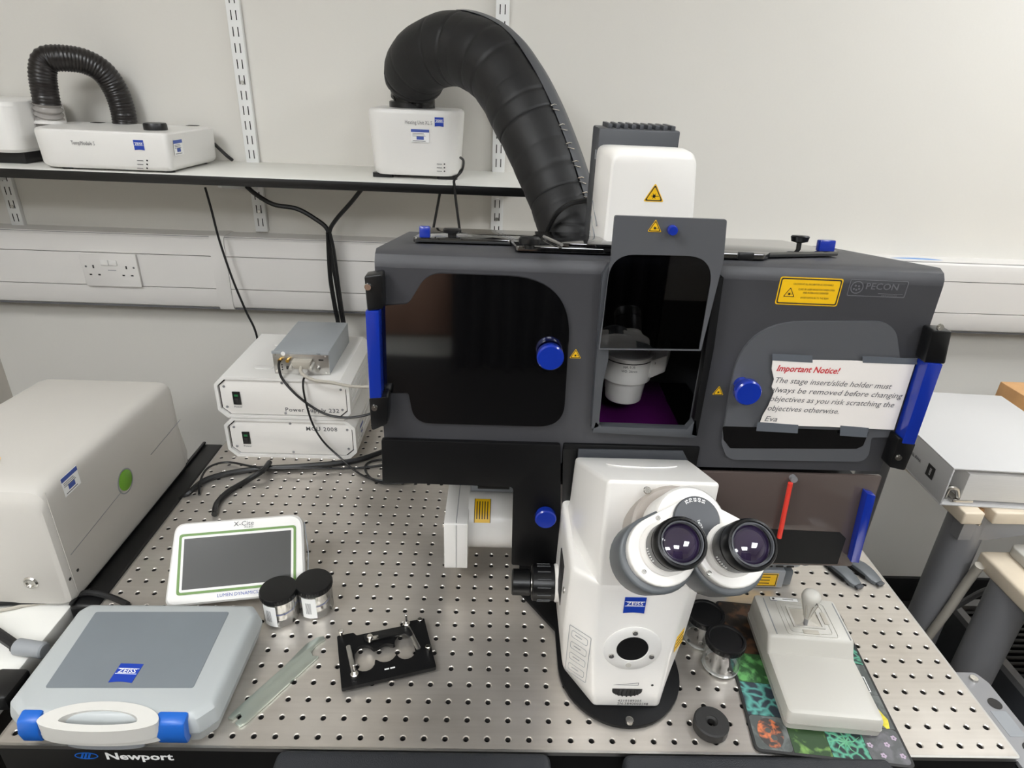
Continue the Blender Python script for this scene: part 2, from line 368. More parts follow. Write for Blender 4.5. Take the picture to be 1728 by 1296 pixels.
g = G(); xprism(g, [(WY, .338), (1.066, .338), (1.066, .3362), (WY, .3362)], WL, 2.6); part('trunking_top', g, 'trunking', tr)
for x0 in (-.735, .35):
    g = G(); xprism(g, [(WY, .340), (1.064, .340), (1.057, .332), (1.055, .32), (1.055, .166), (1.06, .153), (1.072, .147), (WY, .147)], x0, x0+.036); part('joint_cover', g, 'trunking', tr)
# double socket
t = thing('wall_socket', 'white double wall socket with two rocker switches set in the trunking', 'socket', (-.985, 1.0585, .2055))
F = frame((-.985, 1.0585, .2475), (1, 0, 0), (0, 0, 1))
g = G(F); g.prism(rpoly(rect(-.068, .068, -.042, .042), .004, 3), 0, .008, .002); part('face_plate', g, 'trunking', t)
g = G(F); g.box(-.02, -.001, .012, .026, .008, .011, .0015); part('rocker', g, 'white_plastic', t)
g = G(F); g.box(.001, .02, .012, .026, .008, .011, .0015); part('rocker', g, 'white_plastic', t)
for sx in (-1, 1):
    for dx, dz, wx, wz in ((0, .008, .0018, .004), (-.0105, -.012, .003, .0018), (.0105, -.012, .003, .0018)):
        g = G(F); g.box(sx*.04+dx-wx, sx*.04+dx+wx, dz-wz, dz+wz, .007, .0083); part('pin_slot', g, 'slot', t)
    g = G(F); g.prism(circ(sx*.058, .008, .0026, 12), .007, .0083); part('plate_screw', g, 'ink_grey', t)
g = G(F); g.box(-.006, .014, -.001, .001, .0075, .0083); part('plate_mark', g, 'mid_grey', t)
# slotted shelf uprights
def upright(xc, z0, label):
    t = thing('shelf_upright', label, 'shelf rail', (xc, WY, z0)); h = .95-z0+.4; sl = []
    g = G(T(xc, WY, z0)); g.box(-.015, .015, -.012, 0, 0, h, .001); part('rail', g, 'rail_white', t)
    g = G(T(xc, WY, z0)); k = 0
    z = .014
    while z < h-.02:
        for sx in (-.0055, .0055): g.box(sx-.0011, sx+.0011, -.0124, -.0115, z, z+.019)
        z += .032
    part('slots', g, 'slot', t)
    for z in (.05, .338, .626):
        if z < h: screw(t, (xc, WY-.012, z0+z), (0, -1, 0), .0045, 'alu')
    return t
upright(-1.222, .333, 'white slotted shelf rail under the left end of the shelf')
upright(-.622, .343, 'white slotted shelf rail on the wall between the two shelf boxes')
upright(-.0345, .345, 'white slotted shelf rail behind the fat black air duct')
# shelf
SZ = .508; SF = .872
t = thing('wall_shelf', 'long white laminate wall shelf with thick black front edge', 'shelf', (-.675, 1.0, .49))
g = G(); g.box(WL, .034, SF+.002, WY, .4905, SZ, .0008); part('board', g, 'shelf_laminate', t)
g = G(); g.box(WL, .0355, SF, SF+.002, .489, SZ-.001, .0004); g.box(.034, .0355, SF, WY-.001, .489, SZ-.001); part('front_edging', g, 'edging', t)
for x in (-1.222, -.622, -.0345):
    g = G(); g.prism([(WY-.001, .4905), (SF+.03, .4905), (SF+.03, .480), (WY-.06, .452), (WY-.013, .445), (WY-.013, .4905)][1:], x-.004, x+.004, M=frame((0, 0, 0), (0, 1, 0), (0, 0, 1))); part('bracket', g, 'rail_white', t)
# ================================================================== SHELF EQUIPMENT
# heating unit
t = thing('heating_unit', 'upright white heating unit on the shelf with a black duct rising from it', 'heater', (-.212, 1.0, SZ))
def rr(x0, x1, y0, y1, r): return rpoly(rect(x0, x1, y0, y1), r, 6)
g = G()
rings = []
for z, i, r in ((.516, .012, .034), (.520, .008, .036), (.53, .006, .036), (.638, -.0005, .038), (.643, .001, .037), (.6465, .006, .034)):
    rings.append([(x, y, z) for x, y in rr(-.3105+i, -.1145-i, .928+i*.6, 1.095-i*.6, r)])
g.loft(rings); part('housing', g, 'white_plastic', t)
for x in (-.285, -.145):
    for y in (.945, 1.06): g = G(); g.prism(rpoly(rect(x-.022, x+.022, y, y+.02), .008, 4), SZ, .517); part('foot', g, 'black_plastic', t)
F = FR(.9275)
def onF(x, y, Y): p = ay(x, y, Y); return T(p.x, p.z, 0)
FH = frame((0, .9278, 0), (1, 0, 0), (0, 0, 1))
text('Heating Unit XL S', .0105, 'ink_grey', t, FH @ onF(683, 206, .928), width=.056)
logo(t, FH @ onF(741, 206, .928), .0185)
asset_label(t, FH @ onF(709, 229, .928), .038, .026)
g = G(FH)
for k in range(3): g.prism(circ(ay(750, 277+6*k, .928).x, ay(750, 277+6*k, .928).z, .0016, 10), 0, .0003)
part('indicator', g, 'ink', t)
g = G(FH)
for k in range(3): q = ay(742, 277+6*k, .928); g.box(q.x-.006, q.x+.005, q.z-.0006, q.z+.0006, 0, .0003)
part('indicator_text', g, 'ink_grey', t)
g = G(); g.lathe([(.0, 0), (.050, 0), (.050, .012), (.047, .014), (0, .014)], T(-.228, 1.035, .6455)); part('duct_collar', g, 'black_plastic', t)
# heating duct: insulated black hose arching to the back of the incubator
DP = []
for x, y, Y, r in ((697, 150, 1.03, .050), (698, 143, 1.025, .0575), (699, 132, 1.015, .063), (704, 114, .99, .066), (722, 96, .96, .066), (768, 83, .92, .0665), (824, 104, .865, .066), (862, 150, .815, .0645), (893, 208, .77, .064), (920, 268, .73, .061), (942, 325, .69, .058), (958, 372, .655, .056), (968, 400, .635, .055)):
    DP.append((tuple(ay(x, y, Y)), r))
DP += [((.072, .605, .395), .054), ((.078, .555, .355), .053), ((.080, .488, .345), .052)]
path = spline([p for p, r in DP], 12); rads = [v.x for v in spline([(r, 0, 0) for p, r in DP], 12)]
def duct_rings(path, rads, sp, amp, ph=0):
    out = []; acc = 0
    for i, p in enumerate(path):
        if i: acc += (p-path[i-1]).length
        q = acc+.012*math.sin(acc*31)+.007*math.sin(acc*83+1)
        out.append(rads[i]*(1-amp*max(0, math.cos(2*math.pi*q/sp+ph))**12*(.6+.4*math.sin(q*47))+amp*.4*math.sin(2*math.pi*q/sp*.37)))
    return out
path2 = spline(path, 3); r2 = [v.x for v in spline([(r, 0, 0) for r in rads], 3)]
cuff = spline([(-.228, 1.035, .657), ay(697, 168, 1.033), ay(697, 150, 1.03), ay(698, 140, 1.022)], 10)
t = thing('air_duct', 'fat black fabric-wrapped air duct arching from the heating unit to the incubator', 'duct', tuple(cuff[0]))
g = G(); g.tube(path2, duct_rings(path2, r2, .045, .03), 32); part('insulated_hose', g, 'duct_cloth', t)
g = G(); g.tube(cuff, duct_rings(cuff, [.0485]*len(cuff), .011, .05), 28); part('taped_end', g, 'duct_gloss', t, label='shiny taped lower end of the duct')
# lapped seam flap running along the outer side of the duct with stitched ties
fl = []
for i in range(len(path2)//3, len(path2)-8, 3):
    p = path2[i]; tn = (path2[i+3]-path2[i-3]).normalized(); out = Vector((.8, -.35, .45)); out = (out-tn*out.dot(tn)).normalized(); sd = tn.cross(out)
    fl.append((p+out*(r2[i]*1.01), out, sd, tn))
b = bmesh.new(); prev = None
for p, out, sd, tn in fl:
    q = [b.verts.new(p+sd*.026-out*.0045), b.verts.new(p+sd*.012+out*.0035), b.verts.new(p-sd*.012+out*.0035), b.verts.new(p-sd*.028-out*.006), b.verts.new(p-out*.01)]
    if prev:
        for k in range(5): b.faces.new((prev[k], prev[(k+1) % 5], q[(k+1) % 5], q[k]))
    prev = q
bmesh.ops.recalc_face_normals(b, faces=b.faces); g = G(); g._add(b); part('seam_flap', g, 'dark_grey', t)
for k in range(len(fl)//3, len(fl), 6):
    p, out, sd, tn = fl[k]; c = p+sd*.024
    for dd in (-.006, .006):
        g = G(); g.tube([c-sd*.006+out*.001+tn*dd, c+sd*.000-out*.0005+tn*dd, c+sd*.008-out*.005+tn*(dd*.6)], .0008, 6); part('tie_stitch', g, 'steel_bright', t)
# thinner dark cable looping over the duct foot
g = G(); g.tube(spline([ay(922, 392, .60), ay(938, 362, .585), ay(962, 344, .58), ay(990, 338, .58)], 8), .0045, 8); solo('duct_cable', g, 'cable_black', 'black cable curving across the foot of the fat air duct', 'cable')
# temperature module
t = thing('temperature_module', 'low white temperature module with black round cap and ribbed hose', 'control unit', (-.84, .98, SZ))
bp = rpoly([(-.980, .876), (-.702, .874), (-.690, 1.09), (-1.018, 1.09)], [.06, .012, .02, .03], 8)
def off(pts, d):
    cx = sum(p[0] for p in pts)/len(pts); cy = sum(p[1] for p in pts)/len(pts)
    return [(cx+(p[0]-cx)*(1-d/.14), cy+(p[1]-cy)*(1-d/.11)) for p in pts]
g = G(); g.loft([[(x, y, z) for x, y in off(bp, i)] for z, i in ((.5125, .008), (.516, .004), (.522, .002), (.578, 0), (.583, .001), (.586, .004))]); part('housing', g, 'white_plastic', t)
for x, y in ((-.93, .90), (-.72, .90), (-.93, 1.06), (-.72, 1.06)): g = G(); g.cyl((x, y, SZ), (x, y, .514), .01); part('foot', g, 'black_plastic', t)
c = az(263, 219, .586); g = G(); g.lathe([(0, 0), (.023, 0), (.023, .010), (.0215, .0135), (0, .0135)], T(c.x, c.y, .586)); part('port_cap', g, 'black_plastic', t)
for q in ((325, 212), (165, 207)):
    c = az(*q, .586); g = G(); g.prism(rpoly(rect(c.x-.012, c.x+.012, c.y-.012, c.y+.012), .004, 3), .5855, .5865); part('vent_slot', g, 'slot', t)
FT = frame((0, .8748, 0), (1, 0, 0), (0, 0, 1))
text('TempModule S', .0108, 'ink_grey', t, FT @ onF(119, 241, .874), width=.047)
logo(t, FT @ onF(234, 245, .874), .020)
g = G(FT)
for k in range(3): q = ay(248, 271+6.5*k, .874); g.prism(circ(q.x, q.z, .0018, 10), 0, .0004)
part('indicator', g, 'ink', t)
g = G(FT)
for k in range(3): q = ay(238, 271+6.5*k, .874); g.box(q.x-.008, q.x+.004, q.z-.0007, q.z+.0007, 0, .0004)
part('indicator_text', g, 'ink_grey', t)
SD = frame((-.7005, .9, .561), (.0546, .9985, 0), (0, 0, 1)); asset_label(t, SD @ T(.012, -.004, .0004), .035, .03)
# ribbed hose over the temperature module
hp = [az(84, 208, .586)]; hp[0].z = .586
for x, y, Y in ((80, 180, 1.0), (74, 145, 1.0), (72, 120, 1.0), (78, 102, 1.005), (100, 98, 1.015), (140, 103, 1.04), (172, 120, 1.06), (194, 150, 1.075), (207, 185, 1.08), (212, 215, 1.08)): hp.append(ay(x, y, Y))
hp = [Vector(p) for p in hp]; hp[-1].z = min(hp[-1].z, .58)
pp = spline(spline(hp, 16), 2)
t = thing('ribbed_hose', 'black ribbed hose looping over the low white temperature module', 'hose', tuple(hp[0]))
def ribs(path, r, sp, amp):
    out = []; acc = 0
    for i, p in enumerate(path):
        if i: acc += (p-path[i-1]).length
        out.append(r*(1+amp*math.cos(2*math.pi*acc/sp)))
    return out
kc = next(i for i, p in enumerate(pp) if p.z > .626)
g = G(); g.tube(pp[kc-1:], ribs(pp[kc-1:], .0255, .0062, .03), 20); part('hose', g, 'hose_black', t)
g = G(); g.tube(pp[:kc], ribs(pp[:kc], .026, .0105, .10), 20); part('hose_cuff', g, 'hose_clear', t, label='clear ribbed cuff at the hose foot')
g = G(); g.lathe([(0, 0), (.032, 0), (.032, .005), (.027, .008), (0, .008)], T(hp[0].x, hp[0].y, .5862)); part('hose_socket', g, 'white_plastic', t)
# white unit partly hidden behind it
t = thing('equipment_box', 'white rounded box on black base at the shelf end behind the temperature module', 'device', (-1.17, .99, SZ))
g = G(); g.loft([[(x, y, z) for x, y in rpoly(rect(-1.35+i, -1.028-i, .915+i, 1.11-i), .03, 6)] for z, i in ((.532, .006), (.538, .001), (.622, 0), (.630, .004), (.633, .01))]); part('housing', g, 'white_plastic', t)
g = G(); g.box(-1.34, -1.04, .94, 1.10, SZ, .534, .004); part('base', g, 'black_plastic', t)
# ================================================================== OPTICAL TABLE
TX0, TX1, TY0, TY1 = -.5875, .6125, -.0125, .8875
tab = thing('optical_table', 'wide steel optical table drilled with a grid of threaded holes', 'optical table', (.0125, .4375, -TZ))
V = []; Fc = []; MI = []
nx, ny = 48, 36; NS = 12
def cv(i, j): return j*(nx+1)+i
for j in range(ny+1):
    for i in range(nx+1): V.append((TX0+.025*i, TY0+.025*j, 0))
for j in range(ny):
    for i in range(nx):
        cx, cy = TX0+.025*(i+.5), TY0+.025*(j+.5); b0 = len(V)
        for r, z in ((.0043, 0), (.0033, -.0011), (.0033, -.011)):
            for k in range(NS): a = math.pi/4+2*math.pi*k/NS; V.append((cx+r*math.cos(a), cy+r*math.sin(a), z))
        cn = [cv(i+1, j+1), cv(i, j+1), cv(i, j), cv(i+1, j)]
        for q in range(4):
            k0 = q*3
            Fc.append((b0+k0, cn[q], cn[(q+1) % 4], b0+(k0+3) % NS)[::1]); MI.append(0); Fc[-1] = (b0+(k0+3) % NS, b0+(k0+2) % NS, b0+(k0+1) % NS, b0+k0, cn[q], cn[(q+1) % 4])
        for k in range(NS):
            k1 = (k+1) % NS; Fc.append((b0+k, b0+k1, b0+NS+k1, b0+NS+k)); MI.append(0); Fc.append((b0+NS+k, b0+NS+k1, b0+2*NS+k1, b0+2*NS+k)); MI.append(1)
        Fc.append(tuple(b0+2*NS+k for k in range(NS))); MI.append(1)
me = bpy.data.meshes.new('table_top'); me.from_pydata(V, [], Fc)
for mm in ('table_steel', 'slot'): me.materials.append(M[mm])
me.polygons.foreach_set('material_index', MI)
b = bmesh.new(); b.from_mesh(me); bmesh.ops.recalc_face_normals(b, faces=b.faces)
if sum(f.normal.z for f in b.faces if abs(f.normal.z) > .9 and f.calc_center_median().z > -.0001) < 0: bmesh.ops.reverse_faces(b, faces=b.faces)
b.to_mesh(me); b.free()
o = bpy.data.objects.new('table_top', me); COL.objects.link(o); me.transform(tab.matrix_basis.inverted()); o.parent = tab
g = G(); g.holed(rpoly(rect(TX0-.003, TX1+.003, TY0-.003, TY1+.003), .006, 4), [rect(TX0, TX1, TY0, TY1)], -.006, -.0001); part('top_rim', g, 'alu', tab)
g = G(); g.box(TX0+.001, TX1-.001, TY0+.0005, TY1-.001, -.2, -.012, .003); part('core', g, 'black_plastic', tab)
g = G(); g.box(TX0-.001, TX1+.001, TY0-.002, TY0+.001, -.2, -.0062, .001); part('front_trim', g, 'edging', tab)
for x in (TX0+.12, TX1-.12):
    for y in (TY0+.14, TY1-.14):
        g = G(); g.cyl((x, y, -TZ), (x, y, -.2), .055, n=24); part('leg', g, 'dark_grey', tab)
        g = G(); g.cyl((x, y, -TZ), (x, y, -TZ+.02), .075, n=24); part('leg_foot', g, 'black_plastic', tab)
FN = FR(TY0-.002)
p = ay(178, 1276, TY0-.002); text('Newport', .0165, 'label_white', tab, FN @ T(p.x, p.z, .0004), bold=.03, sx=1.25)
p = ay(146, 1275, TY0-.002); g = G(FN @ T(p.x, p.z, .0002)); g.holed(circ(0, 0, .0135, 28, ry=.0058), [circ(0, 0, .0122, 28, ry=.0044)], 0, .0003)
for dx in (-.003, .001, .005): g.prism([(dx-.0045, -.004), (dx-.002, -.004), (dx+.0015, .0045), (dx-.001, .0045)], 0, .0003)
part('maker_emblem', g, 'blue_clip', tab)
# side lifting bracket on the right edge
t = thing('side_bracket', 'grey steel bracket with two round holes bolted to the table side', 'bracket', (.637, .04, -.02))
g = G(); g.prism(rpoly([(.617, .1165), (.652, .1165), (.660, .100), (.660, -.09), (.617, -.09)], [.002, .008, .01, .002, .002], 4), -.016, -.010, .0006); part('plate', g, 'leg_grey', t)
for y in (.075, .012):
    g = G(); g.cyl((.645, y-.008, -.0105), (.645, y-.008, -.0095), .0085, n=20); part('round_hole', g, 'slot', t)
g = G(); g.box(.631, .652, .020, .056, -.0104, -.0096); part('inset_panel', g, 'mid_grey', t)
screw(t, (.642, .105, -.0099), (0, 0, 1), .006); screw(t, (.652, -.02, -.0099), (0, 0, 1), .006)
# padded armrests along the front edge
for x0, x1, lb in ((-.266, .0495, 'dark grey vinyl armrest pad along the table edge beside the white case'), (.1335, .452, 'dark grey vinyl armrest pad along the table edge below the mouse mat')):
    t = thing('armrest', lb, 'armrest', ((x0+x1)/2, -.07, -.045))
    g = G(); g.prism(rpoly(rect(x0, x1, -.115, -.0165), .012, 5), -.03, .004, .008, 4); part('pad', g, 'vinyl_pad', t)
    g = G(); g.box(x0+.03, x1-.03, -.105, -.0146, -.036, -.030); part('bracket', g, 'black_plastic', t)
# ================================================================== LEFT BENCH AND LASER
t = thing('side_bench', 'light grey side bench standing left of the optical table', 'bench', (-1.0, .25, -TZ))
g = G(); g.box(-1.37, -.640, -.5, .60, -.040, -.012, .003); part('bench_top', g, 'shelf_laminate', t)
for x in (-1.33, -.69):
    for y in (-.45, .55): g = G(); g.box(x-.02, x+.02, y-.02, y+.02, -TZ, -.04); part('leg', g, 'leg_grey', t)
g = G(); g.box(-.6385, -.5935, .20, .66, -.085, -.004, .006, 3); g.box(-.6365, -.630, .20, .66, -.004, .0005, .002); solo('cable_channel', g, 'black_plastic', 'black cable channel squeezed between the laser unit and optical table', 'cable duct')
t = thing('laser_unit', 'big off-white rounded laser unit with a round green badge', 'laser unit', (-.76, .4, -.012))
# cross-section lofted along Y: rounded top, front face leaning back a little
def lsec(y, top, x1, zb=-.004): return [(x, y, z) for x, z in rpoly([(-.885, zb), (x1, zb), (x1, top), (-.87, top)], [.01, .012, .022, .03], 6)]
secs = []
for y, top, x1 in ((.2045, .165, -.640), (.2065, .176, -.634), (.212, .186, -.630), (.222, .191, -.628), (.25, .192, -.6275), (.40, .190, -.6275), (.555, .184, -.6285), (.568, .181, -.630), (.574, .174, -.634)):
    secs.append(lsec(y, top, x1))
g = G(); g.loft(secs); part('housing', g, 'laser_white', t)
g = G(); g.loft([[(x, y, z) for x, y in [(-.87, .56), (-.634, .56), (-.634, yb), (-.87, yb)]] for z, yb in ((-.003, .580), (.02, .588), (.05, .582), (.09, .574))]); part('rear_skirt', g, 'laser_white', t)
g = G()
for a, bb in (((.575, .099), (.46, .092)), ((.362, .0835), (.222, .072))):
    n = 1; g.tube([(-.6272, a[0], a[1]), (-.6272, bb[0], bb[1])], .0005, 5)
part('seam', g, 'mid_grey', t)
g = G(); g.tube([(-.6275, .2135, z) for z in (.186, .15, .1, .05, .012)], .0005, 5); part('front_seam', g, 'laser_white', t)
SX = frame((-.6275, 0, 0), (0, 1, 0), (0, 0, 1))
p = ax(211, 810, -.6275); g = G(SX @ T(p.y, p.z)); g.prism(circ(0, 0, .0175, 28), 0, .002, .0008); part('green_badge', g, 'green_badge', t)
g = G(SX @ T(p.y, p.z)); g.holed(circ(0, -.002, .0215, 28), [circ(0, -.002, .0195, 28)], 0, .0005); part('badge_ring', g, 'mid_grey', t)
p = ax(119, 812, -.6275); asset_label(t, SX @ T(p.y, p.z, .0003), .036, .030)
p = ay(60, 988, .2045); g = G(); g.lathe([(.0, .001), (.006, .001), (.0062, .003), (.0085, .003), (.0105, .001), (.0105, 0)], frame((p.x-.005, .2048, p.z+.005), (1, 0, 0), (0, 0, 1))); part('lock_button', g, 'steel_bright', t)
p = az(0, 783, .1925); tri(t, frame((p.x-.012, p.y-.004, .1925), (1, 0, 0), (0, 1, 0)), .035)
for q in ((118, 977), (131, 962)):
    p = ax(*q, -.6275); g = G(SX @ T(p.y, p.z)); g.prism(circ(0, 0, .0025, 10), 0, .0006); part('socket_hole', g, 'slot', t)
for x in (-.85, -.66):
    for y in (.24, .54): g = G(); g.cyl((x, y, -.012), (x, y, -.003), .014); part('foot', g, 'black_plastic', t)
# cables on the side bench
def cable(pts, r, m, label, n=10, nn=8): g = G(); g.tube(spline(pts, n), r, nn); return solo('cable', g, m, label, 'cable')
cable([(-.86, .19, -.006), az(0, 1018, -.006), az(60, 1015, -.006), az(118, 1008, -.004), az(150, 1000, .003), az(188, 1008, .003), az(215, 1020, .004)], .0045, 'cable_black', 'thick black cable running from under the laser unit to the table edge')
cable([(-.86, .16, -.009), az(0, 1030, -.009), az(45, 1021, -.009), az(115, 1011, -.008), (-.655, .215, -.009)], .0028, 'cable_beige', 'thin grey cable lying on the side bench below the laser unit')
t = thing('cable_connector', 'grey cylindrical cable connector on the side bench beside the white case', 'connector', tuple(az(50, 1095, -.012)))
a, bq, cq = az(28, 1091, .0), az(76, 1098, .0), az(95, 1102, .0)
g = G(); g.cyl(a, bq, .011, .0105, 20, .002); part('connector_shell', g, 'mid_grey', t)
g = G(); g.cyl(a+(a-bq).normalized()*.004, a, .0075, n=16); g.tube(spline([a, az(12, 1080, .002), az(-15, 1062, .004), az(-50, 1045, .006)], 8), .007, 10); part('cord', g, 'cable_black', t)
g = G(); a = az(12, 1160, -.0); g.box(a.x-.02, a.x+.018, a.y-.025, a.y+.02, -.012, .012, .005); solo('power_adapter', g, 'black_plastic', 'small black adapter block at the corner of the white case', 'adapter')
# ================================================================== CONTROL BOXES BEHIND LEFT
def octo(w, h, c): return [(-w/2, c), (-w/2+c, 0), (w/2-c, 0), (w/2, c), (w/2, h-c), (w/2-c, h), (-w/2+c, h), (-w/2, h-c)]
def control_box(xc, z0, title, size, tx, tz, label):
    Wd, Hh, c, y0, y1 = .258, .088, .016, .606, .835
    t = thing('control_box', label, 'control box', (xc, y0, z0))
    g = G(FR(y1) @ T(xc, z0)); inner = [(x*.955, (z-Hh/2)*.88+Hh/2) for x, z in octo(Wd, Hh, c)]
    g.holed(octo(Wd, Hh, c), [inner], y1-y0-.009, y1-y0); g.prism(octo(Wd, Hh, c), 0, y1-y0-.009); part('case', g, 'white_plastic', t)
    g = G(FR(y0+.0075) @ T(xc, z0)); g.prism(inner, -.001, .0006); part('panel_gap', g, 'slot', t)
    g = G(FR(y0+.0065) @ T(xc, z0)); pan = [(x*.935, (z-Hh/2)*.845+Hh/2) for x, z in octo(Wd, Hh, c)]; g.prism(pan, 0, .0022, .0005); part('front_panel', g, 'scope_white', t)
    Y = y0+.0042; Fp = FR(Y) @ T(xc, z0)
    g = G(Fp); g.box(-.098, -.083, .028, .056, 0, .002, .0005); sw = part('power_switch', g, 'black_plastic', t)
    g = G(Fp); g.box(-.0945, -.0865, .032, .0425, .002, .004, .001); part('rocker', g, 'ink', sw)
    g = G(Fp); g.box(-.0940, -.0870, .046, .050, .002, .0028); part('switch_lamp', g, 'green_led', sw)
    text('Power', .006, 'ink_grey', t, Fp @ T(-.0905, .0225, .0003), align='CENTER')
    text(title, size, 'ink_grey', t, Fp @ T(tx, tz, .0003), align='LEFT', bold=.015, gap=1.15)
    for sx, sz in ((-.112, .066), (-.112, .022), (.112, .066), (.112, .022), (0, .077), (0, .011)):
        screw(t, (xc+sx, Y, z0+sz), (0, -1, 0), .0026, 'leg_grey')
    g = G(T(xc, 0, z0+Hh))
    for y in (.66, .78): g.prism(rpoly(rect(-.065, -.03, y-.012, y+.004), .006, 4), -.001, .0012, .0008)
    part('top_emboss', g, 'white_plastic', t)
    g = G(T(xc+Wd/2, 0, z0))
    for z in (.030, .044, .058): g.box(-.0005, .0010, .625, .82, z, z+.005)
    part('side_rib', g, 'rail_white', t)
    return t
t = control_box(-.432, .0, 'MCU 2008', .0125, .030, .066, 'lower white control box marked MCU, standing on the optical table')
asset_label(t, frame((-.3026, .66, .04), (0, 1, 0), (0, 0, 1)), .03, .03)
control_box(-.438, .0892, 'Power Supply 232', .0125, .0, .019, 'upper white power supply box stacked on the other control box')
# grey aluminium controller on top
t = thing('stage_controller', 'small grey metal controller with plugged cables on the power supply', 'controller', (-.40, .63, .1778))
x0, x1, y0, y1, z0, z1 = -.4555, -.349, .628, .80, .1778, .2235
g = G(); g.box(x0, x1, y0+.002, y1, z0, z1, .0015); part('case', g, 'controller_alu', t)
g = G(); g.box(x0, x1, y0, y0+.002, z0, z1, .0006); part('front_panel', g, 'alu', t)
g = G(); g.box(x0-.001, x1+.001, y0-.001, y0+.004, z1-.004, z1+.0008, .0004); part('top_bezel', g, 'controller_alu', t)
for x in (x0+.005, x1-.006):
    for z in (z0+.005, z1-.006): screw(t, (x, y0, z), (0, -1, 0), .0025)
for dx in (.015, .030): g = G(); g.cyl((x0+dx, y0, z1-.015), (x0+dx, y0-.009, z1-.015), .0035, n=12); part('coax_socket', g, 'gold', t)
g = G(); g.box(x0+.024, x0+.034, y0-.001, y0, z0+.010, z0+.016); g.box(x1-.019, x1-.010, y0-.001, y0, z1-.016, z1-.013); part('port_slot', g, 'slot', t)
for k in range(3): g = G(); g.cyl((x0+.016, y0, z0+.009+.005*k), (x0+.016, y0-.0008, z0+.009+.005*k), .0014, n=8); part('indicator', g, 'ink', t)
g = G(); g.cyl((x1-.021, y0, z0+.013), (x1-.021, y0-.009, z0+.013), .0045, n=14); part('round_socket', g, 'alu', t)
g = G(); g.cyl((x0+.021, y0-.0005, z1-.003), (x0+.021, y0-.0014, z1-.003), .0042, n=14); part('round_sticker', g, 'label_white', t)
text('TPS', .005, 'ink', t, FR(y0-.0014) @ T(x1-.022, z1-.0025))
t = thing('plug', 'beige D-shaped cable plug in the front of the small grey controller', 'plug', (-.40, .60, .19))
g = G(); g.prism([(-.4155, z1-.011), (-.3785, z1-.011), (-.3825, z1-.026), (-.4115, z1-.026)], 0, .020, .002, M=FR(y0-.0005)); part('plug_hood', g, 'cable_beige', t)
for x in (-.4165, -.3785): g = G(); g.cyl((x, y0-.002, z1-.020), (x, y0-.024, z1-.024), .0032, n=12); part('thumb_screw', g, 'beige_plastic', t)
g = G(); g.tube(spline([(-.397, y0-.018, z1-.02), (-.393, y0-.032, z1-.029), (-.37, y0-.040, z1-.038), (-.34, y0-.04, z1-.042), (-.30, y0-.035, .172), (-.265, .60, .168), (-.235, .62, .158), (-.222, .65, .10), (-.215, .69, .02), (-.21, .74, .004)], 8), .003, 8); part('cord', g, 'cable_beige', t)
cable([(x0+.015, y0-.008, z1-.015), (x0+.016, y0-.018, z1-.024), (x0+.022, y0-.024, .178), (x0+.045, .598, .150), (x0+.075, .597, .123), (x0+.105, .597, .106), (x0+.14, .598, .101), (-.28, .60, .106), (-.240, .62, .112), (-.228, .65, .08), (-.222, .69, .015), (-.22, .76, .004)], .0026, 'cable_black', 'black coaxial cable drooping across the power supply front')
cable([(-.394, .618, .180), (-.394, .600, .172), (-.392, .596, .14), (-.383, .594, .09), (-.365, .592, .05), (-.335, .585, .02), az(600, 795, .004), az(628, 808, .003), az(672, 814, .003), az(700, 808, .003)], .0020, 'cable_black', 'thin black cable hanging past both control boxes onto the table')
# cables on the table behind left
cable([az(296, 850, -.02), az(318, 832, .004), az(352, 808, .006), az(420, 793, .006), az(520, 786, .006), az(600, 777, .006), az(660, 757, .008), az(700, 745, .01)], .0055, 'cable_black', 'thickest black cable sweeping across the table before the control boxes')
cable([az(336, 835, .002), az(338, 812, .012), az(352, 789, .012), az(385, 780, .005), az(440, 789, .0125), az(520, 790, .0125), az(600, 790, .003), az(660, 783, .003)], .0022, 'cable_black', 'thin black cable looping at the left table edge before the control boxes')
cable([az(362, 868, .006), az(366, 850, .0055), az(385, 830, .0055), az(415, 812, .0055), az(442, 795, .0165), az(455, 780, .016)], .0052, 'cable_black', 'black cable from behind the touchscreen towards the control boxes')
cable([az(655, 775, .0025), az(628, 778, .0025), az(616, 788, .0025), az(625, 806, .0025), az(650, 816, .0025), az(690, 813, .0075), az(705, 805, .003)], .0022, 'cable_black', 'coiled thin black cable under the corner of the black incubator')
cable([ax(292, 730, -.66), ax(306, 758, -.66), ax(322, 800, -.64), ax(325, 815, -.62)], .004, 'cable_black', 'black cable hanging behind the laser unit down to the table edge')
cable([ax(290, 785, -.65), ax(312, 800, -.63), ax(328, 822, -.60)], .0035, 'cable_black', 'short black cable slanting from the laser unit foot to the table')
# ================================================================== WALL CABLES
cy = 1.035
def wc(pts, r, label, y=cy, m='cable_black'):
    P = [ay(a, b_, y) for a, b_ in pts]; q = P[-1]
    return cable(P+[Vector((q.x, y, q.z-.12)), Vector((q.x, y, -.35)), Vector((q.x, y, -.7))], r, m, label)
wc([(416, 314), (432, 328), (462, 345), (500, 352), (530, 368), (553, 388), (556, 420), (558, 470), (566, 520), (572, 555)], .0055, 'pair of black cables dropping from the shelf middle to the cable bundle', 1.03)
wc([(612, 317), (592, 342), (566, 372), (556, 392), (558, 420), (566, 470), (574, 520), (581, 560)], .005, 'black cable slanting left from the shelf into the wall bundle', 1.022)
wc([(556, 390), (563, 420), (570, 470), (577, 520), (583, 560)], .0038, 'thinner black cable hanging in the wall bundle above the control boxes', 1.012)
wc([(552, 392), (553, 420), (556, 470), (564, 520), (570, 553)], .0032, 'outermost thin cable of the wall bundle above the control boxes', 1.012)
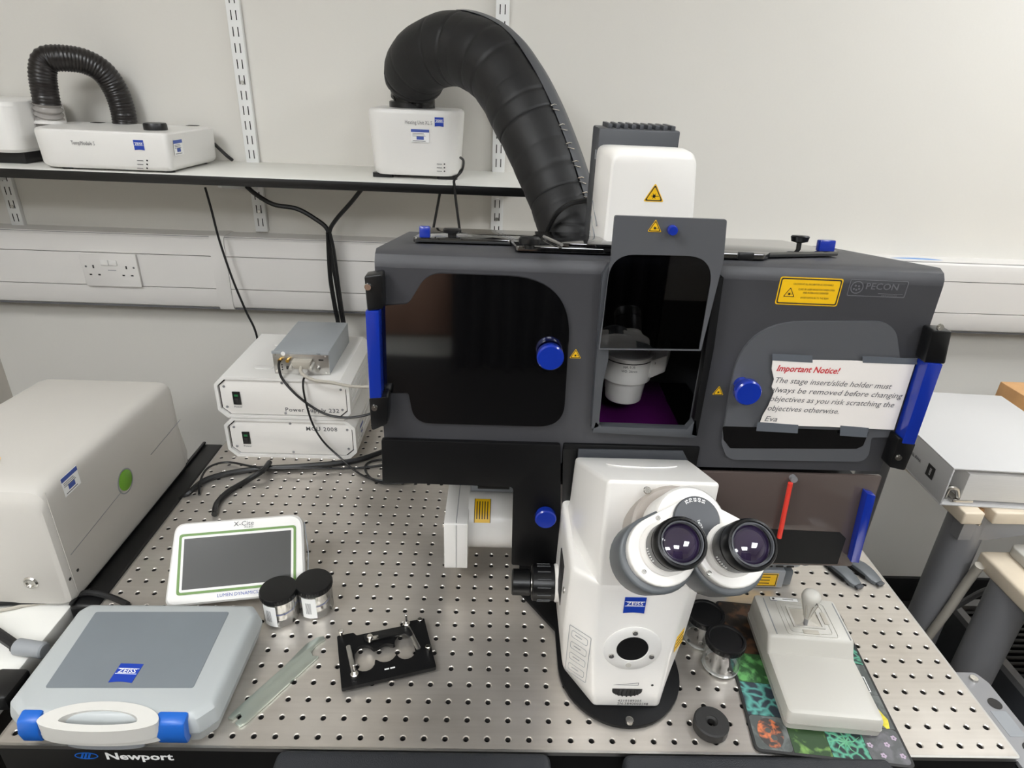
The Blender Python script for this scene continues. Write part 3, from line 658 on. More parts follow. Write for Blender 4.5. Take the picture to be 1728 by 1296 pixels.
wc([(346, 316), (357, 355), (370, 405), (392, 470), (415, 525), (433, 566)], .0028, 'single thin black cable hanging across the trunking to the power supply', 1.02)
wc([(743, 322), (738, 350), (729, 398), (722, 440)], .003, 'thin black cable hanging below the heating unit towards the incubator', .95)
cable([ay(777, 266, .925), ay(782, 272, .90), ay(779, 288, .862), ay(767, 303, .860), ay(767, 315, .863), ay(770, 345, .87), ay(776, 390, .88), ay(782, 440, .88)], .0028, 'cable_black', 'thin black cable curling from the heating unit over the shelf edge')
cable([ay(362, 243, 1.088), ay(382, 262, 1.07), ay(392, 270, 1.08)], .004, 'cable_black', 'short black power lead behind the temperature module')
cable([ay(1440, 442, 1.09), ay(1500, 437, 1.09), ay(1560, 438, 1.085), ay(1620, 445, 1.08), ay(1680, 451, 1.08), ay(1728, 453, 1.08), (1.7, 1.08, .342), (2.3, 1.08, .342)], .0032, 'cable_blue', 'pale blue network cable lying along the top of the trunking')
# ================================================================== TOUCHSCREEN CONTROLLER
t = thing('touchscreen', 'white and green touchscreen controller tilted up beside the jars', 'touchscreen', (-.40, .25, 0), .175)
def scr(p): return t.matrix_basis @ Vector(p)
FS = frame((0, -.049, .0185), (1, 0, 0), (0, .70, .714))   # face plane, x right, y up the slope
g = G(FS); o1 = rpoly([(-.098, -.004), (.094, -.004), (.090, .112), (-.090, .112)], [.012, .016, .02, .016], 6)
g.loft([[(x*1.0, y, -.022) for x, y in o1], [(x*1.01, (y-.054)*1.01+.054, -.012) for x, y in o1], [(x*1.005, (y-.054)*1.005+.054, -.003) for x, y in o1], [(x*.975, (y-.054)*.965+.054, .0) for x, y in o1]]); part('bezel', g, 'white_plastic', t, True)
g = G(FS); g.holed(rpoly(rect(-.083, .081, .010, .096), .005, 4), [rpoly(rect(-.0795, .0775, .0135, .0925), .003, 3)], 0, .0012); part('green_frame', g, 'screen_green', t, True)
g = G(FS); g.holed(rpoly(rect(-.0795, .0775, .0135, .0925), .003, 3), [rect(-.076, .074, .017, .089)], 0, .0008); part('inner_frame', g, 'white_plastic', t, True)
g = G(FS); g.box(-.076, .074, .017, .089, -.001, .0003); part('screen', g, 'screen_grey', t, True)
text('X-Cite', .0095, 'ink_grey', t, FS @ T(0.006, .1045, .0006), True, align='CENTER', sx=1.1); text('XLED', .0042, 'ink_grey', t, FS @ T(.013, .0992, .0006), True, align='CENTER', sx=1.3)
text('LUMEN DYNAMICS', .0066, 'label_blue', t, FS @ T(-.028, .0045, .0006), True)
g = G(); g.prism([(-.030, 0), (.052, 0), (.052, .050), (.045, .068), (-.035, .004)], -.07, .07, .004, M=frame((0, 0, 0), (0, 1, 0), (0, 0, 1))); part('stand', g, 'white_plastic', t, True)
g = G()
for k in range(4): g.tube([FS @ Vector((.0975-.0008*k, .01, -.004-.004*k)), FS @ Vector((.0985-.0008*k, .055, -.004-.004*k)), FS @ Vector((.0925-.0005*k, .1, -.004-.004*k))], .0007, 5)
part('grip_line', g, 'mid_grey', t, True)
# ================================================================== JARS
def jar_body(t, r, h, obj):
    g = G(); g.lathe([(0, .0006), (r-.003, .0006), (r-.0005, .002), (r, .004), (r, h)]); part('glass_body', g, 'glass', t, True)
    g = G(); n = 48
    pr = [(0, h-.0015), (r+.0008, h-.0015), (r+.0014, h-.001), (r+.0014, h+.0065), (r+.0005, h+.008)]
    if obj: pr += [(r-.003, h+.0086), (0, h+.0086)]
    else: pr += [(r-.0025, h+.008), (r-.0035, h+.006), (0, h+.006)]
    g.lathe(pr, n=n); lid = part('lid', g, 'black_plastic', t, True)
    g = G()
    for k in range(40): a = 2*math.pi*k/40; g.box(-.0008, .0008, r+.0008, r+.0019, h+.0005, h+.006, M=Matrix.Rotation(a, 4, 'Z'))
    part('lid_knurl', g, 'black_plastic', lid, True)
    if obj:
        q = r-.0045; g = G(); g.lathe([(0, .005), (q*.7, .005), (q, .010), (q, .019), (q*.97, .0195), (q*.97, .022), (q, .0225), (q, h-.006), (q*.8, h-.004), (0, h-.004)]); part('objective_barrel', g, 'steel_bright', t, True)
        g = G(); g.lathe([(q+.0002, .0195), (q+.0002, .0212)]); part('colour_ring', g, 'label_blue', t, True)
        g = G(); a0 = -2.45; g.lathe([(r+.0003, .004), (r+.0003, h-.004)], n=10, a0=a0, a1=a0+.85); lb = part('paper_label', g, 'label_white', t, True)
        g = G()
        for k in range(6): a = a0+.25+.055*k; g.lathe([(r+.0005, .012), (r+.0005, h-.012)], n=1, a0=a, a1=a+.022)
        part('label_print', g, 'ink_grey', lb, True)
    else:
        g = G(); g.lathe([(r-.0045, .0004), (r-.001, .0004), (r+.0002, .002), (r+.0002, .0036), (r-.001, .0046), (r-.0045, .0036), (r-.0045, .0004)], n=36); part('base_rim', g, 'clear_rim', t, True)
for (x, y, rz), lb in (((-.324, .186, 0.1), 'black-lidded jar with silver objective and barcode label beside the white case'), ((-.2795, .2025, .35), 'black-lidded jar with silver objective touching the touchscreen corner')):
    t = thing('objective_jar', lb, 'jar', (x, y, 0), rz, 'objective jars'); jar_body(t, .0245, .0440, True)
for (x, y, rz), lb in (((.2895, .1125, 0), 'empty clear jar with black lid beside the mouse mat edge'), ((.2765, .159, .3), 'empty clear jar with black lid close against the microscope foot')):
    t = thing('objective_jar', lb, 'jar', (x, y, .0014 if x > .28 else 0), rz, 'objective jars'); jar_body(t, .0245, .0415, False)
# ================================================================== CARRY CASE
t = thing('carry_case', 'flat frosted plastic carry case with two blue clips', 'case', (-.46, .08, 0))
ol = [(-.573, .160), (-.349, .164), (-.337, .150), (-.3375, .002), (-.352, -.014), (-.42, -.018), (-.5, -.018), (-.555, -.012), (-.577, .004), (-.581, .148)]
ol = rpoly(ol, .008, 4)
def sc(pts, d): return [(-.458+(p[0]+.458)*(1-d/.12), .073+(p[1]-.073)*(1-d/.09)) for p in pts]
g = G(); g.loft([[(x, y, z) for x, y in sc(ol, i)] for z, i in ((0.0, .012), (.004, .006), (.020, .001), (.0235, 0))]); part('base_shell', g, 'case_frost', t)
g = G(); g.loft([[(x, y, z) for x, y in sc(ol, i)] for z, i in ((.0245, 0), (.030, .0005), (.042, .003), (.0465, .007), (.048, .011))]); part('lid_shell', g, 'case_frost', t)
wp = [(az(x, y, .048).x, az(x, y, .048).y) for x, y in ((162, 1033), (387, 1033), (326, 1161), (76, 1161))]
g = G(); g.prism(rpoly(wp, .003, 3), .0476, .0486); part('lid_window', g, 'case_window', t)
p = az(213, 1136, .0488); logo(t, frame((p.x, p.y, .0488), (1, -.02, 0), (-.10, .995, 0)), .0275)
# handle: flattened arch with finger opening
cxh = -.458
def oval(rx, yt, yb, y0, n=40): return [(cxh+rx*math.cos(2*math.pi*k/n), y0+(yt if math.sin(2*math.pi*k/n) > 0 else yb)*math.sin(2*math.pi*k/n)) for k in range(n)]
def hring(rx, yt, yb, ix, it, ib, z0, z1): g.holed(oval(rx, yt, yb, -.020), [oval(ix, it, ib, -.020)], z0, z1)
g = G(); hring(.066, .0245, .0135, .043, .0135, .005, .030, .0500); hring(.067, .026, .0105, .043, .0135, .005, .022, .029); part('handle', g, 'case_handle', t)
g = G(); g.prism(oval(.043, .0135, .005, -.020), .008, .0485 if 0 else .020); part('handle_well', g, 'mid_grey', t)
for x, hwd in ((-.537, .012), (-.381, .017)):
    g = G(); g.loft([[(x-hwd, -.021, .014), (x+hwd, -.021, .014), (x+hwd, -.008, .014), (x-hwd, -.008, .014)], [(x-hwd, -.024, .030), (x+hwd, -.024, .030), (x+hwd, -.006, .030), (x-hwd, -.006, .030)], [(x-hwd, -.020, .046), (x+hwd, -.020, .046), (x+hwd, -.006, .050), (x-hwd, -.006, .050)]], .003, 2); part('clip', g, 'blue_clip', t)
# ================================================================== SPANNER
a = az(402, 1214, .002); b2 = az(541, 1088, .002); d = (b2-a); ln = math.hypot(d.x, d.y); ang = math.atan2(d.y, d.x)
g = G(T(a.x, a.y, 0) @ Matrix.Rotation(ang, 4, 'Z'))
sp = [(-.006, -.010), (-.006, -.002), (.004, -.002), (.006, .004), (-.004, .005), (-.006, .011), (.004, .0125), (.03, .0125), (ln-.05, .0125), (ln-.035, .014), (ln-.01, .016), (ln+.006, .012), (ln+.012, .006), (ln+.010, .001), (ln+.002, .003), (ln-.006, .004), (ln-.016, .001), (ln-.020, -.006), (ln-.016, -.013), (ln-.024, -.0125), (.02, -.0125), (.002, -.0125)]
g.prism(sp, .0002, .0042, .0006); solo('flat_spanner', g, 'zinc', 'flat pale zinc spanner lying beside the white carry case', 'spanner')
# ================================================================== STAGE INSERT
ctr = Vector((-.1645, .1175, 0)); t = thing('stage_insert', 'black metal microscope stage insert with two silver clamp bars', 'stage insert', ctr, math.atan2(.035, .116))
hw, hh = .0605, .0435
out = rpoly([(-hw, -hh), (hw, -hh), (hw, hh), (hw-.022, hh), (hw-.026, hh-.006), (-hw+.026, hh-.006), (-hw+.022, hh), (-hw, hh)], .002, 2)
hole = circ(-.028, -.013, .0125, 9, math.pi, 2*math.pi)+[(-.0148, -.0105)]+circ(-.0005, -.004, .014, 7, 1.2*math.pi, 1.8*math.pi)+[(.0132, -.0095)]
hole += circ(.0265, -.008, .0125, 9, math.pi*1.05, 2*math.pi)+circ(.0265, .014, .0125, 9, 0, math.pi*.95)+[(.0136, .0085), (.011, .0085)]
hole += circ(.001, .0025, .0105, 6, .3*math.pi, .72*math.pi)+[(-.0105, .0085), (-.0150, .0085)]+circ(-.028, .006, .0125, 9, .1*math.pi, math.pi)
g = G(T(0, 0, .004)); g.holed(out, [hole], 0, .006); part('plate', g, 'black_satin', t, True)
for x in (-hw+.008, hw-.008):
    for y in (-hh+.008, hh-.008): g = G(); g.cyl((x, y, 0), (x, y, .0045), .005, n=14); part('foot', g, 'black_plastic', t, True)
g = G(); g.prism(rpoly([(-.024, .020), (.03, .020), (.036, .012), (.040, .016), (.036, .030), (.020, .034), (-.026, .032)], .003, 3), .010, .014, .0008); part('spring_lever', g, 'black_plastic', t, True)
for (x0_, y0_), (x1_, y1_), e in (((-.047, .018), (-.043, -.030), 1), ((.034, .036), (.043, -.008), 0)):
    v = Vector((x1_-x0_, y1_-y0_)); L_ = v.length; A = math.atan2(v.y, v.x)
    g = G(T(x0_, y0_, .0105) @ Matrix.Rotation(A, 4, 'Z')); g.prism(rpoly(rect(-.003, L_+.003, -.0032, .0032), .003, 4), 0, .0025, .0006); cb = part('clamp_bar', g, 'alu', t, True)
    ex, ey = (x1_, y1_) if e else (x0_, y0_); ex += 0; g = G(); g.cyl((ex, ey, .0095), (ex, ey, .0165), .0055, .0052, 16, .001); g.cyl((ex, ey, .0165), (ex, ey, .030), .0016, n=10); g.ball((ex, ey, .030), .0021, 10); part('clamp_screw', g, 'steel_bright', t, True)
for x, y, h in ((-hw+.006, hh-.004, .010), (hw-.007, hh-.005, .003), (hw-.006, -.017, .009)):
    g = G(); g.cyl((x, y, .0098), (x, y, .0098+h), .0022, n=10); g.cyl((x, y, .0098+h), (x, y, .0128+h), .0036, n=14, bev=.0006); part('cap_screw', g, 'steel_bright', t, True)
g = G(); g.cyl((-.018, .022, .012), (-.018, .022, .021), .0045, .004, 14, .001); g.box(-.018, -.006, .019, .026, .013, .015, .0005); part('knurled_stop', g, 'steel_bright', t, True)
g = G(); g.box(-.005, .001, -.0305, -.0285, .01, .0103); g.box(.0025, .0085, -.0305, -.0285, .01, .0103); part('engraving', g, 'label_white', t, True)
# ================================================================== RUBBER RING
t = solo('rubber_ring', G(T(.2485, .0185, 0)).lathe([(.005, .003), (.005, .0105), (.0075, .0125), (.0075, .0135), (.0195, .0135), (.0212, .012), (.0212, .001), (.019, 0), (.006, 0), (.005, .003)], n=36), 'rubber', 'thick black rubber ring lying beside the microscope foot', 'ring')
# ================================================================== INCUBATOR
IF = .20; IX0, IX1 = -.1665, .4835
mat('door_satin_reflection', (86, 87, 90), .28, var=.03)  # satin doors, their grey reflection put into the base colour
mat('smoked_glass', (44, 46, 54), .02, ior=1.5, trans=1, var=0)
mat('engraved', (104, 104, 108), .5)
inc = thing('incubator', 'large black box-shaped incubator enclosing the white microscope', 'incubator', (.16, .35, 0))
YZ = frame((0, 0, 0), (0, 1, 0), (0, 0, 1))      # prism pts (y,z) extruded along +X
def top_z(y): return .532-(y-.215)*.1444
g = G(); g.prism([(IF, .514), (.2012, .5215), (.2055, .528), (.215, .532), (.485, .493), (.49, .486), (.49, .12), (.484, .12), (.484, .484), (.216, .5265), (.2075, .522), (.206, .514)], IX0, IX1, M=YZ); part('roof_and_back', g, 'incubator_grey', inc)
for x0, x1 in ((IX0, IX0+.006), (IX1-.006, IX1)):
    g = G(); g.prism([(IF+.001, .262), (IF+.001, .513), (.2065, .527), (.216, .5305), (.483, .492), (.483, .2), (.3, .2), (.28, .262)], x0, x1, M=YZ); part('side_wall', g, 'incubator_grey', inc)
OP = rpoly([(.0965, .320), (.2205, .318), (.2205, .502), (.0935, .502)], [.006, .006, .03, .03], 5)
g = G(FR(IF+.006)); g.holed(rect(IX0, IX1, .262, .5145), [OP], 0, .006); part('front_panel', g, 'incubator_grey', inc)
g = G(); g.box(IX0+.006, IX1-.006, IF+.006, .484, .225, .2295); part('inner_floor', g, 'void_black', inc)
def fprism(name, pxs, Y, th, m, r=0, bev=0, parent=inc, label=None):
    g = G(FR(Y)); p = fy(pxs, Y); p = rpoly(p, r, 5) if r else p; g.prism(p, 0, th, bev); return part(name, g, m, parent, label=label)
# corner highlights on the shell edge
# left access door
def fpoly(name, pts, Y, th, m, parent=inc, label=None):
    p = fy([(a[0], a[1]) for a in pts], Y); g = G(FR(Y)); g.prism(rpoly(p, [a[2] if len(a) > 2 else .001 for a in pts], 12), 0, th); return part(name, g, m, parent, label=label)
ld = fpoly('access_door', [(646, 514), (690, 511, .012), (722, 459, .03), (966, 468, .075), (950, 718, .032), (700, 711, .05), (690, 660, .004), (648, 660)], IF-.0002, .004, 'incubator_gloss', label='glossy black left access door')
# right access door
rd = fpoly('access_door', [(1216, 745, .02), (1250, 541, .075), (1508, 541, .05), (1516, 604, .003), (1548, 604), (1520, 735), (1468, 736, .003), (1462, 777, .03), (1225, 773, .03)], IF-.0002, .004, 'door_satin_reflection', label='dark satin right access door with its grey reflection painted in')
fprism('door_reflection_band', [(1219, 719), (1466, 727), (1456, 752), (1445, 757), (1232, 756), (1221, 742)], IF-.0044, .0006, 'incubator_gloss', .003, parent=rd)  # black band of the door's reflection built as a glossy strip
def knob(px, py, Y, r, parent=inc):
    c = ay(px, py, Y); g = G(frame((c.x, Y, c.z), (1, 0, 0), (0, 0, 1)))
    g.lathe([(0, .0), (r*.9, 0), (r, -.002), (r, -.010), (r*.93, -.0125), (r*.62, -.014), (r*.6, -(IF-Y)+.003), (0, -(IF-Y)+.003)]); return part('door_knob', g, 'blue', parent)
knob(929, 605, .180, .0160, ld); knob(1264, 665, .168, .0158, rd)
# door handles: black end brackets with blue grip bar
def handle(top, grip, bot, parent, screws):
    a = fprism('handle_bracket', top, IF-.004, .020, 'black_plastic', .003, .002, parent); fprism('handle_bracket', bot, IF-.004, .020, 'black_plastic', .003, .002, parent)
    fprism('handle_grip', grip, IF-.006, .020, 'blue', .001, .0025, parent)
    for x, y in screws: p = ay(x, y, IF-.024); screw(parent, p, (0, -1, 0), .0042)
handle([(620, 458), (650, 454), (652, 512), (625, 516)], [(622, 516), (644, 516), (648, 659), (629, 660)], [(628, 660), (660, 657), (658, 702), (632, 714)], ld, ((621, 484), (632, 688)))
handle([(1557, 547), (1589, 549), (1578, 604), (1543, 601)], [(1549, 602), (1574, 604), (1528, 737), (1508, 735)], [(1503, 725), (1530, 736), (1512, 780), (1486, 774)], rd, ((1586, 552), (1516, 772)))
# lower left panel with knob and side strip
g = G(FR(.199)); lp = fy([(644, 740), (946, 749), (946, 956), (863, 951), (866, 820), (646, 812)], .195); lp = rpoly(lp, [.003, .004, .002, .003, .006, .004], 4); g.prism(lp, 0, .007, .0012); lpn = part('lower_panel', g, 'black_satin', inc, label='black lower left panel')
knob(921, 878, .178, .0142, lpn)
fprism('slide_strip', [(950, 756), (972, 756), (962, 945), (947, 945)], .1985, .003, 'black_plastic')
g = G(); g.box(.062, .238, .196, .21, .262, .2935, .002); part('centre_lip', g, 'black_satin', inc)
fprism('lip_shield', [(976, 757), (1152, 760), (1165, 785), (974, 780)], .194, .002, 'dark_grey')
# lower right shutter, brown-grey reflection in its colour, with red rod and blue grip
g = G(FR(.199)); rp_ = rpoly([(.215, .258), (.4845, .2585), (.4845, .1065), (.215, .1065)], .003, 3); g.prism(rp_, 0, .005, .0008); rpn = part('lower_shutter', g, 'smoked_reflection', inc, label='smoke-tinted lower right shutter with its brown-grey reflection painted in')
g = G(FR(.194)); g.prism([(.2155, .172), (.452, .166), (.463, .156), (.463, .110), (.2155, .110)], 0, .0006); part('shutter_dark_sheet', g, 'void_black', rpn)  # dark seen in the shutter's lower part painted as a flat black sheet
g = G(); g.tube([ay(1334, 815, .186), ay(1315, 907, .186)], .0032, 10); part('red_rod', g, 'red', rpn)
p = ay(1339, 808, .19); g = G(); g.cyl((p.x, .195, p.z), (p.x, .187, p.z), .0045, n=16); part('rod_pin', g, 'leg_grey', rpn)
fprism('shutter_grip', [(1456, 824), (1470, 828), (1442, 940), (1429, 939)], .193, .012, 'blue', .001, .002, rpn)
# sliding centre door, raised
W0 = rpoly(fy([(1012, 587), (1031, 428), (1206, 432), (1179, 589)], .186), [.0005, .028, .032, .0005], 12)
g = G(FR(.188)); oo = fy([(1037, 363), (1226, 370), (1220, 440), (1182, 591), (1009, 589), (1030, 440)], .186); g.holed(rpoly(oo, [.003, .003, 0, .002, .002, 0], 4), [W0], 0, .004); sd_ = part('sliding_door', g, 'door_satin_reflection', inc, label='raised satin black sliding door')
g = G(FR(.1865)); g.prism(W0, 0, .001); part('door_glass', g, 'smoked_glass', sd_)
FD = FR(.1838)
p = ay(1105, 384, .184); tri(sd_, FD @ T(p.x, p.z, .0003), .0135)
p = ay(1132, 386, .184); g = G(FD @ T(p.x, p.z)); g.lathe([(0, .012), (.0045, .012), (.0055, .010), (.0055, .004), (.004, 0), (0, 0)]); part('door_knob', g, 'blue', sd_)
fprism('door_rail', [(1014, 462), (1028, 440), (1024, 600), (1015, 640), (1008, 712), (996, 716), (1004, 600)], .2005, .012, 'dark_grey', .001, .0008)
fprism('door_rail', [(1201, 470), (1216, 462), (1200, 580), (1172, 728), (1163, 726), (1184, 600)], .2005, .012, 'black_satin', .001, .0008)
fprism('door_ledge', [(1003, 704), (1012, 712), (1155, 717), (1170, 700), (1172, 728), (1165, 731), (998, 722)], .2005, .012, 'dark_grey', .001, .0008)
# roof lids
def on_top(px, py, h=0):
    d = ray(px, py); s = Vector((0, .1444, 1)); k = .532+.215*.1444+h; return CPOS+d*((k-CPOS.dot(s))/d.dot(s))
RT = frame((0, .215, .532), (1, 0, 0), (0, 1, -.1444)); RTi = RT.inverted()
def rt(px, py, h=0): q = RTi @ on_top(px, py, h); return (q.x, q.y)
h = .008
bk = .262
lidp = [rt(697, 400, h), rt(862, 405, h), rt(873, 427, h), rt(1320, 437, h), rt(1300, 426, h), rt(1416, 424, h)]
lidp = [(a_, max(b_, .002)) for a_, b_ in lidp]
lidp += [(lidp[-1][0], bk), (lidp[0][0], bk)]
g = G(RT); g.prism(rpoly(lidp, .004, 3), .002, .008, .0012); lid = part('roof_lid', g, 'incubator_gloss', inc, label='glossy black lid plate on the roof')
for q, hh_ in (((763, 400), .009), ((893, 420), .011)):
    c = rt(*q, .008); g = G(RT @ T(c[0], c[1], .008)); g.lathe([(0, 0), (.0055, 0), (.0055, .004), (.011, .005), (.0118, .007), (.0118, hh_), (.010, hh_+.002), (0, hh_+.002)], n=20); part('lid_knob', g, 'black_plastic', lid)
c = rt(1347, 421, .008); g = G(RT @ T(c[0], c[1], .008)); g.lathe([(0, 0), (.003, 0), (.003, .008), (.010, .010), (.0115, .016), (.010, .0175), (0, .0175)], n=20); part('lid_knob', g, 'black_plastic', lid)
for q, bw in (((717, 401), .0065), ((1392, 424), .010)):
    c = rt(*q, .008); g = G(RT @ T(c[0], c[1], .008)); g.box(-bw, bw, -.005, .006, 0, .014, .0015); part('lid_block', g, 'blue', lid)
for q in ((735, 403), (776, 404)):
    c = rt(*q, .008); g = G(RT @ T(c[0], c[1], .0085)); g.box(-.001, .001, -.003, .003, 0, .002); part('lid_pin', g, 'black_plastic', lid)
g = G(RT); g.prism([rt(918, 398, .012), rt(1010, 399, .012), rt(1035, 414, .012), rt(948, 411, .012)], .008, .0125, .0008); pl = part('duct_flap', g, 'incubator_gloss', inc)
g = G(RT); a_, b_ = rt(918, 398, .013), rt(948, 412, .013); g.tube([(a_[0], a_[1], .012), (b_[0], b_[1], .012)], .002, 6); part('flap_edge', g, 'alu', pl)
g = G(RT); c = rt(1258, 432, .01); g.box(c[0]-.008, c[0]+.008, c[1]-.004, c[1]+.004, .006, .014, .001); part('lid_catch', g, 'black_plastic', lid)
# stickers and lettering
FI = FR(IF-.0003)
for q, s in (((971, 599), .0125), ((1212, 661), .0125)): p = ay(*q, IF); tri(inc, FI @ T(p.x, p.z), s)
p = ay(954, 872, .1918); tri(lpn, FR(.1916) @ T(p.x, p.z), .0095)
c0 = ay(1365, 492, IF); ex = ay(1415, 494, IF)-ay(1315, 490, IF); ex.normalize(); FY = frame((c0.x, IF-.0003, c0.z), ex, (0, 0, 1))
g = G(FY); g.prism(rpoly(rect(-.0365, .0365, -.0165, .0165), .003, 4), 0, .0003); yl = part('warning_plate', g, 'yellow', inc)
g = G(FY); g.holed(rpoly(rect(-.0352, .0352, -.0152, .0152), .0025, 4), [rpoly(rect(-.0338, .0338, -.0138, .0138), .002, 4)], .0003, .0005); part('plate_border', g, 'ink', yl)
tri(yl, FY @ T(-.0225, -.003, .0003), .0135)
for k, s in enumerate(('CAUTION AT ALL INCUBATOR ACCESS PANELS', 'CLASS 3B LASER RADIATION WHEN OPEN', 'AND INTERLOCKS DEFEATED', 'AVOID EXPOSURE TO THE BEAM')):
    text(s, .0031 if k else .0030, 'ink', yl, FY @ T(.008 if k else .003, (.0085, .0025, -.0015, -.0075)[k], .0005), align='CENTER', sx=.72)
c0 = ay(1481, 487, IF); FP = frame((c0.x, IF-.0003, c0.z), ex, (0, 0, 1))
g = G(FP); g.holed(rpoly(rect(-.034, .034, -.0098, .0098), .002, 3), [rpoly(rect(-.0332, .0332, -.009, .009), .0015, 3)], 0, .0002); g.holed(circ(-.0245, .0005, .0075, 24), [circ(-.0245, .0005, .0064, 24)], 0, .0002)
for a, b_ in ((-.0265, .0025), (-.0225, .002), (-.0245, -.0025), (-.0275, -.0015), (-.0215, -.0012)): g.prism(circ(a, b_, .0012, 10), 0, .0002)
g.box(.002, .031, -.0062, -.0057, 0, .0002); part('maker_plate', g, 'engraved', inc)
text('PECON', .0105, 'engraved', inc, FP @ T(-.0150, .0022, .0003), bold=.012, sx=1.12)
text('www.pecon.biz', .003, 'engraved', inc, FP @ T(.006, -.0075, .0003))
# ------------------------------------------------------------------ paper notice taped to the right door
NY = .1925
nt = thing('notice', 'white printed paper notice taped over the right incubator door', 'notice', tuple(ay(1420, 720, NY)))
g = G(FR(NY)); g.prism(fy([(1304, 606), (1302, 622), (1306, 640), (1302, 652), (1306, 662), (1296, 685), (1287, 700), (1281, 716), (1400, 720), (1508, 725), (1544, 613), (1430, 608)], NY), 0, .0006); part('sheet', g, 'paper', nt)
for q in ([(1303, 597), (1371, 600), (1371, 612), (1303, 608)], [(1455, 601), (1546, 605), (1548, 615), (1456, 612)], [(1278, 712), (1347, 717), (1346, 731), (1276, 727)], [(1418, 718), (1466, 722), (1462, 738), (1417, 735)]):
    fprism('tape', q, NY-.0007, .0004, 'tape', parent=nt)
FNt = frame((0, NY-.0012, 0), (1, 0, 0), (0, 0, 1))
for s, x0_, y0_, x1_, y1_, sz, mm, bd in (('Important Notice!', 1310, 621, 1416, 626, .0112, 'red_ink', .022), ('The stage insert/slide holder must', 1306, 641, 1502, 652, .0105, 'ink_grey', 0), ('always be removed before changing', 1300, 657, 1522, 668, .0105, 'ink_grey', 0), ('objectives as you risk scratching the', 1298, 672, 1507, 683, .0105, 'ink_grey', 0), ('objectives otherwise.', 1294, 688, 1414, 694, .0105, 'ink_grey', 0), ('Eva', 1289, 706, 1310, 707, .0105, 'ink_grey', 0)):
    a = ay(x0_, y0_, NY); b_ = ay(x1_, y1_, NY); e = (b_-a); wl = e.length
    text(s, sz, mm, nt, frame((a.x, NY-.0010, a.z), (e.x, 0, e.z), (0, 0, 1)), bold=bd, shear=.25, width=wl)
# ================================================================== MICROSCOPE
ms = thing('microscope', 'white inverted microscope with binocular eyepieces on a black foot', 'microscope', (.148, .1, 0))
arc = [(.148+.0805*math.cos(a), .103-.088*math.sin(a)) for a in [math.pi*k/24 for k in range(25)]]
g = G(); g.prism(arc+[(.068, .165), (.020, .236), (.020, .44), (.276, .44), (.276, .236), (.2285, .165)], 0, .006, .001); part('foot_plate', g, 'black_satin', ms)
p = az(1062, 1217, .006); screw(ms, (p.x, p.y, .006), (0, 0, 1), .0058)
def lev(z, x0, x1, yc, f0, f1, yf, yb, zf=None, zb=None):
    zf = z if zf is None else zf; zb = z if zb is None else zb
    return [(x0, yb, zb), (x0, yc, z), (f0, yf, zf), (f1, yf, zf), (x1, yc, z), (x1, yb, zb)]
g = G(); g.loft([lev(.0055, .074, .212, .098, .107, .189, .0415, .45), lev(.028, .070, .2145, .088, .105, .189, .041, .45), lev(.10, .0645, .217, .074, .100, .190, .041, .45), lev(.195, .0655, .220, .066, .0965, .197, .042, .42), lev(.2065, .0675, .2215, .068, .0945, .201, .043, .40)], .0045, 3, ang=.12); part('stand_body', g, 'scope_white', ms)
g = G(); g.loft([lev(.196, .0705, .2225, .10, .0945, .2055, .0425, .186), lev(.215, .0745, .2225, .12, .0930, .2070, .0435, .186), lev(.291, .0765, .2225, .160, .0912, .2088, .046, .186, .341, .2815)], .005, 4, ang=.2); part('stand_head', g, 'scope_white', ms)
# oval emboss on the head roof
pl_o = Vector((.15, .103, .3160)); FRo = frame(pl_o, (1, 0, 0), (0, .92, -.39))
g = G(FRo); g.tube([(.042*math.cos(a), .040-.018*math.sin(a), .0006) for a in [math.pi*k/24 for k in range(25)]], .0008, 6); part('roof_emboss', g, 'white_plastic', ms)
FM = FR(.0412)
p = ay(1071, 1021, .041); logo(ms, frame((p.x, .0406, p.z), (1, 0, 0), (0, 0, 1)), .0245)
p = ay(1067, 1094, .041); c = (p.x, p.z)
g = G(FM @ T(*c)); g.lathe([(0, .0), (.0345, 0), (.0345, .001), (.0335, .0016), (.020, .0016), (.0195, .001), (0, .001)]); disc = part('port_cover', g, 'white_plastic', ms)
g = G(FM @ T(*c)); g.lathe([(0, .0016), (.0182, .0016), (.019, .001)], n=32); part('port_plug', g, 'black_satin', disc)
for a in (90, 205, 335): q = (c[0]+.0265*math.cos(math.radians(a)), c[1]+.0265*math.sin(math.radians(a))); screw(disc, (q[0], .0398, q[1]), (0, -1, 0), .0036)
g = G(FM @ T(c[0]-.002, c[1]-.026)); g.prism(circ(0, 0, .0036, 16), .001, .0022); part('cover_cap', g, 'beige_plastic', disc)
p = ay(1058, 1166, .041); FW = FR(.0412) @ T(p.x, p.z)
g = G(FW); g.prism(rect(-.0185, .0185, 0, .004)+[], -.001, .0008); g.prism([(.0185*math.cos(a), -.0085*math.sin(a)) for a in [math.pi*k/12 for k in range(13)]], -.001, .0008); wh = part('dimmer_wheel', g, 'black_plastic', ms)
g = G(FW)
for k in range(9): a = math.pi*(k+.5)/9; g.box(.0155*math.cos(a)-.0009, .0155*math.cos(a)+.0009, -.007*math.sin(a)-.001, .003, 0, .0022)
part('wheel_teeth', g, 'ink', wh)
g = G(FW @ T(-.002, .0125)); o3 = [(-.016, -.0022), (.015, -.0022), (.015, .0022)]; g.holed(o3, [[(-.0125, -.0017), (.0144, -.0017), (.0144, .0014)]], 0, .0004); part('dimmer_mark', g, 'ink_grey', ms)
g = G(FW @ T(.030, .011)); g.prism(circ(0, 0, .0016, 12), 0, .0005); part('indicator', g, 'ink', ms)
